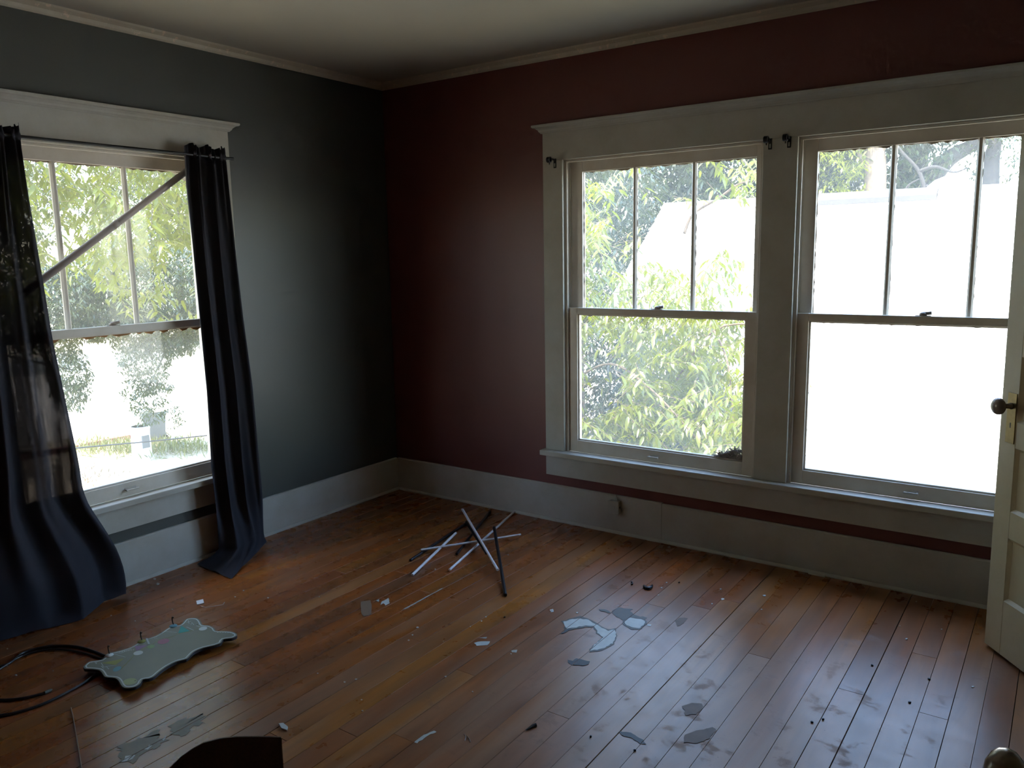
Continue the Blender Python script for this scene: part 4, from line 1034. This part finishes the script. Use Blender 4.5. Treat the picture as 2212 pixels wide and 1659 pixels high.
# dense trees beyond, left of the neighbour's roof
def rej_roof(x, y, z): return in_poly(x, y, ROOFWIN)
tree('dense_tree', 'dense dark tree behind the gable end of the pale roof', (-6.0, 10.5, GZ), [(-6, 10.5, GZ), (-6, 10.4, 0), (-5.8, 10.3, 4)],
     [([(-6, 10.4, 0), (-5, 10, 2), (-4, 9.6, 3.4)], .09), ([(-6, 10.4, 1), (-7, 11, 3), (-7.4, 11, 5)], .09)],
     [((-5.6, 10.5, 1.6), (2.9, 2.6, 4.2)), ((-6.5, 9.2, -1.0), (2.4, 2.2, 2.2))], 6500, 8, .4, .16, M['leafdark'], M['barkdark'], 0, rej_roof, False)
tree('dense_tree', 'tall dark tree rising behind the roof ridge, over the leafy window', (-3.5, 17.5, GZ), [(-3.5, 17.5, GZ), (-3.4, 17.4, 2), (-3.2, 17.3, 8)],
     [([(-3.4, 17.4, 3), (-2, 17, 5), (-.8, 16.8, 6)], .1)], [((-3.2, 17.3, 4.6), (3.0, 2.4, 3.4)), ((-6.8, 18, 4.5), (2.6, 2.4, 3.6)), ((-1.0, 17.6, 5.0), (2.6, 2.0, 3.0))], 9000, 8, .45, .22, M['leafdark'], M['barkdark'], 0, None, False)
# dark hedge and shrubs between the houses, behind the sunlit leaves
def rej_hedge(x, y, z): return in_poly(x, y, ROOFWIN) | ((x > 1600) & (x < 2700)) | (y < 600)
h1, h2, h3 = on(1290, 800, 1, 4.6), on(1430, 830, 1, 4.4), on(1540, 860, 1, 4.3)
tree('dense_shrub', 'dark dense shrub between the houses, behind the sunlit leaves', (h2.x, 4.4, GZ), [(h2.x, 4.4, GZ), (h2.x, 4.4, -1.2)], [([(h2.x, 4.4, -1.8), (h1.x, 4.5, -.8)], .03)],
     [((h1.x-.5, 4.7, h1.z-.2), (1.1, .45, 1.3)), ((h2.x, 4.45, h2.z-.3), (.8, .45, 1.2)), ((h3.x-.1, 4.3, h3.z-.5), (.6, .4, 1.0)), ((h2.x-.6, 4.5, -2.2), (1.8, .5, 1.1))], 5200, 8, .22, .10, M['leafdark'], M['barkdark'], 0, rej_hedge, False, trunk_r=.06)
# trees behind the ridge, over the roof window
p1 = on(1890, 420, 1, 16); p2 = on(1900, 290, 1, 16)
tree('pale_trunk_tree', 'tree with a sunlit tan trunk behind the roof ridge', (p1.x, 16, GZ), [(p1.x, 16, GZ), (p1.x, 16, p1.z), (p2.x-.05, 16, p2.z), (p2.x+.3, 16, p2.z+3)],
     [([(p1.x, 16, p1.z+.3), (p1.x-.5, 15.9, p1.z+1.2), (p1.x-.8, 15.8, p1.z+2.2)], .07), ([(p1.x, 16, p1.z+.8), (p1.x+.5, 15.9, p1.z+1.6), (p1.x+.9, 15.8, p1.z+2.6)], .06)],
     [((p1.x-1.0, 15.6, p1.z+.6), (1.0, .9, 1.5)), ((p1.x-.2, 16.4, p2.z+2.4), (2.4, 1.4, 1.2))], 1300, 8, .4, .15, M['leaf'], M['bark'], 0, None, False, trunk_r=.30)
p3 = on(1965, 420, 1, 19); p4 = on(1985, 300, 1, 19)
tree('dark_trunk_tree', 'big dark-trunked conifer with bare pale branches behind the ridge', (p3.x, 19, GZ), [(p3.x-.2, 19, GZ), (p3.x, 19, p3.z), (p4.x, 19, p4.z), (p4.x+.6, 19, p4.z+4)],
     [([on(2000, 420, 1, 15.5), on(1985, 370, 1, 15.5), on(1950, 330, 1, 15.5), on(1930, 300, 1, 15.5)], .05), ([on(1985, 370, 1, 15.5), on(2020, 360, 1, 15.5), on(2060, 372, 1, 15.5), on(2090, 362, 1, 15.5)], .04), ([on(1950, 420, 1, 15.5), on(1965, 398, 1, 15.5), on(1990, 385, 1, 15.5)], .03), ([on(2000, 400, 1, 15.5), on(2015, 412, 1, 15.5), on(2030, 420, 1, 15.5)], .03), ([on(1990, 420, 1, 18), on(2040, 350, 1, 18), on(2110, 310, 1, 18), on(2190, 280, 1, 18)], .28), ([on(2130, 430, 1, 18), on(2140, 350, 1, 18), on(2160, 280, 1, 18)], .30)],
     [((on(2090, 320, 1, 18).x, 18, on(2090, 300, 1, 18).z), (1.5, .9, .7)), ((on(2170, 350, 1, 18).x, 18.4, on(2170, 350, 1, 18).z), (.9, .9, 1.2)), ((on(2000, 240, 1, 19).x, 19, on(2000, 230, 1, 19).z), (3, 1.5, 1.0))], 700, 8, .4, .14, M['leafdark'], M['barkdark'], 0, None, False, trunk_r=.5)
bush = on(2068, 410, 1, 13)
# ---- street side, seen through the single window
def rej_l(x, y, z): return (y > 690) & (rng.random(len(x)) > .10) | in_poly(x, y, [(285,560),(330,560),(330,620),(285,620)]) | in_poly(x, y, [(355,520),(420,540),(420,640),(370,640)])
visW1 = lambda x, y: in_poly(x, y, [(60,345),(400,370),(422,690),(110,700)])
tree('broadleaf_tree', 'sunlit tree with long drooping leaves filling the upper single window', (-4.2, 2.6, GZ), [(-4.2, 2.6, GZ), (-4.2, 2.4, 0), (-4.0, 2.0, 3), (-3.8, 1.6, 4.5)],
     [([(-4.1, 2.3, 1), (-3.4, .9, 2.3), (-2.9, -.2, 2.6)], .04), ([(-4, 2.1, 2.2), (-3.8, 1.0, 3.2), (-3.2, 0, 3.4)], .04)],
     [((-3.6, .6, 2.6), (1.4, 2.2, 1.15)), ((-4.4, 1.6, 2.2), (1.5, 1.6, 1.3)), ((-3.9, -2.6, 2.0), (1.5, 2.2, 1.7)), ((-4.2, .2, 4.2), (1.8, 3.0, 1.0))], 3000, 9, .32, .135, M['leaf'], M['bark'], 300, rej_l, True, visW1, twigs=True)  # left and overhead crown lobes added out of view to block sky light
def at_ground_tree(px, py, x):   # point on a vertical plane x
    return on(px, py, 0, x)
X = -15.0
q1, q2, q3, q4 = on(330, 640, 0, X), on(330, 780, 0, X), on(310, 860, 0, X), on(390, 680, 0, X)
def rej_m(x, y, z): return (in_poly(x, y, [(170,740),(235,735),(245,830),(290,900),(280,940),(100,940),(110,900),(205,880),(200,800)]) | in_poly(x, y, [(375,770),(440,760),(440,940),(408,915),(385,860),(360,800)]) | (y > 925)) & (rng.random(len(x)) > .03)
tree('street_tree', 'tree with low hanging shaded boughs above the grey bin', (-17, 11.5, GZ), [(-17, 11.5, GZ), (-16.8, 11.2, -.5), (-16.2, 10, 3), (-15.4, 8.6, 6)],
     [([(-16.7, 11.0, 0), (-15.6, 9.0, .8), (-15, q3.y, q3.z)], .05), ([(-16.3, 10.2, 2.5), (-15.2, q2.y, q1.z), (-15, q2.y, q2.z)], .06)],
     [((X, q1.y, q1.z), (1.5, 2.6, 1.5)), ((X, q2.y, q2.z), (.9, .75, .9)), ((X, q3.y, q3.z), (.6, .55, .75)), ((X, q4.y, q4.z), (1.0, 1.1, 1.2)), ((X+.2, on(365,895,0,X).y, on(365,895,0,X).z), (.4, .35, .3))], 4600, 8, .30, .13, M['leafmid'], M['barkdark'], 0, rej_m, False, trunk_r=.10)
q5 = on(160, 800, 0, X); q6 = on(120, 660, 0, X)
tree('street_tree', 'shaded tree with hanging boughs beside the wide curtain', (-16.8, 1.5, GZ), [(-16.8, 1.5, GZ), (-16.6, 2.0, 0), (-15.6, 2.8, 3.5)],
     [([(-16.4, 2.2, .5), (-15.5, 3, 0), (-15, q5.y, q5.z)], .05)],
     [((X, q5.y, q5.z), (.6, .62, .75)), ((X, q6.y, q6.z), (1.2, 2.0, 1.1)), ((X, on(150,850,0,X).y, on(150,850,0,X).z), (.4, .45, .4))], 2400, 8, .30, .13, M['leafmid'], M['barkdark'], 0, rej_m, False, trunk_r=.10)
for i, (x, y, lab) in enumerate(((-10, -9, 'unseen tree added to block sky light to the single window'), (-38, 12, 'broad far tree across the street, behind the hanging boughs'), (-40, 24, 'far tree across the street with a round crown'), (-36, -4, 'far tree across the street beside the wide curtain'))):  # first tree stands out of view, added to cut sky light indoors
    tree('street_tree', lab, (x, y, GZ), [(x, y, GZ), (x, y, 0), (x+.3, y+.2, 5)], [([(x, y, 0), (x+.8, y+1, 2), (x+1, y+2, 4)], .12)], [((x, y, 5.2), (4.2, 5.2, 4.2))], 2600, 8, .8, .30, M['leafmid'], M['barkdark'], 0, None, False, trunk_r=.3)

# bin, post, wire, grass
bp = on(335, 952, 2, GZ); e = empty('wheeled_bin', (bp.x, bp.y, GZ), math.radians(-25)); tag(e, 'grey wheeled rubbish bin standing behind the white post', 'bin')
bb = MB(); A = [bb.v(p) for p in ((-.22,-.26,.06),(.22,-.26,.06),(.22,.26,.06),(-.22,.26,.06))]; B = [bb.v(p) for p in ((-.28,-.31,.84),(.28,-.31,.84),(.28,.31,.84),(-.28,.31,.84))]
bb.bm.faces.new(A[::-1]); bb.bm.faces.new(B)
for i in range(4): bb.bm.faces.new((A[i], A[(i+1) % 4], B[(i+1) % 4], B[i]))
bb.build('body', M['bin'], e, bevel=.02)
MB().extrude_profile([(-.34,.845),(.34,.845),(.34,.875),(.0,.93),(-.34,.89)], -.30, .30).build('lid', M['road'], e, bevel=.01)
MB().tube([(-.27,.36,.80),(.27,.36,.80)], .018, 8).build('handle', M['bin'], e)
for s in (-1, 1): MB().lathe([(.10, 0), (.10, .05)], (s*.25-.025, .24, .10), (1,0,0), 14).build('wheel', M['black'], e)
pp = on(308, 990, 2, GZ); e = empty('white_post', (pp.x, pp.y, GZ)); tag(e, 'stout white painted stump post on the bare ground', 'post')
bb = MB(); prof = [(.30, 0), (.25, .06), (.235, .3), (.225, .6), (.235, .78), (.235, .82), (.20, .84)]
bb.lathe(prof, (0,0,0), (0,0,1), 16); bb.build('stump', M['post'], e, smooth=False)
MB().lathe([(.24, .0), (.245, .02), (.245, .07), (.23, .08)], (0,0,.76), (0,0,1), 16).build('top_band', M['siding'], e)
MB().box(-.02, .24, -.10, .10, .30, .62).build('plate', M['bin'], e, bevel=.01)
wa, wb_ = on(100, 974, 0, -8), on(520, 933, 0, -8)
o = MB().tube(smooth_path([wa + (wa-wb_)*1.2, wa, (wa+wb_)/2 - Vector((0,0,.01)), wb_, wb_ + (wb_-wa)*.9], 4), .011, 6).build('overhead_wire', M['black']); recentre(o); tag(o, 'thin dark overhead wire crossing in front of the white post', 'wire')
def clump_patch(name, pxs, n, size, mat, label, cat):
    cs = np.array([[*on(x, y, 2, GZ)] for x, y in pxs]); C = np.repeat(cs, n, 0) + rng.normal(0, 1, (len(cs)*n, 3))*np.array([.5, .35, 0]); C[:, 2] = GZ + .01
    D = rng.normal(0, .5, C.shape) + np.array([0, 0, 1.0]); N = rng.normal(0, 1, C.shape); S = size*rng.uniform(.5, 1.3, len(C))
    org = cs.mean(0); o = leaf_mesh(name, C, mats_from(D, N), S, LVs*np.array([1, .35, 1]), LFs, mat, None, org); o.location = org
    tag(o, label, cat, kind='stuff')
clump_patch('grass', [(x, y) for x in range(190, 450, 22) for y in (966, 976)], 90, .26, M['grass'], 'sparse dry grass along the edge of the yard', 'grass')
clump_patch('fallen_leaves', [(185,1020),(205,1030),(175,1035),(210,1045),(190,1050)], 40, .14, M['leafdry'], 'dry fallen leaves on the bare ground below the single window', 'leaves')
o = MB().box(-.11, .11, -3, 3, 0, .12).build('brick_border', M['brick']); q_ = on(175, 968, 2, GZ); o.location = (q_.x, q_.y-1.6, GZ); tag(o, 'low red brick border along the yard beside the wide curtain', 'border')
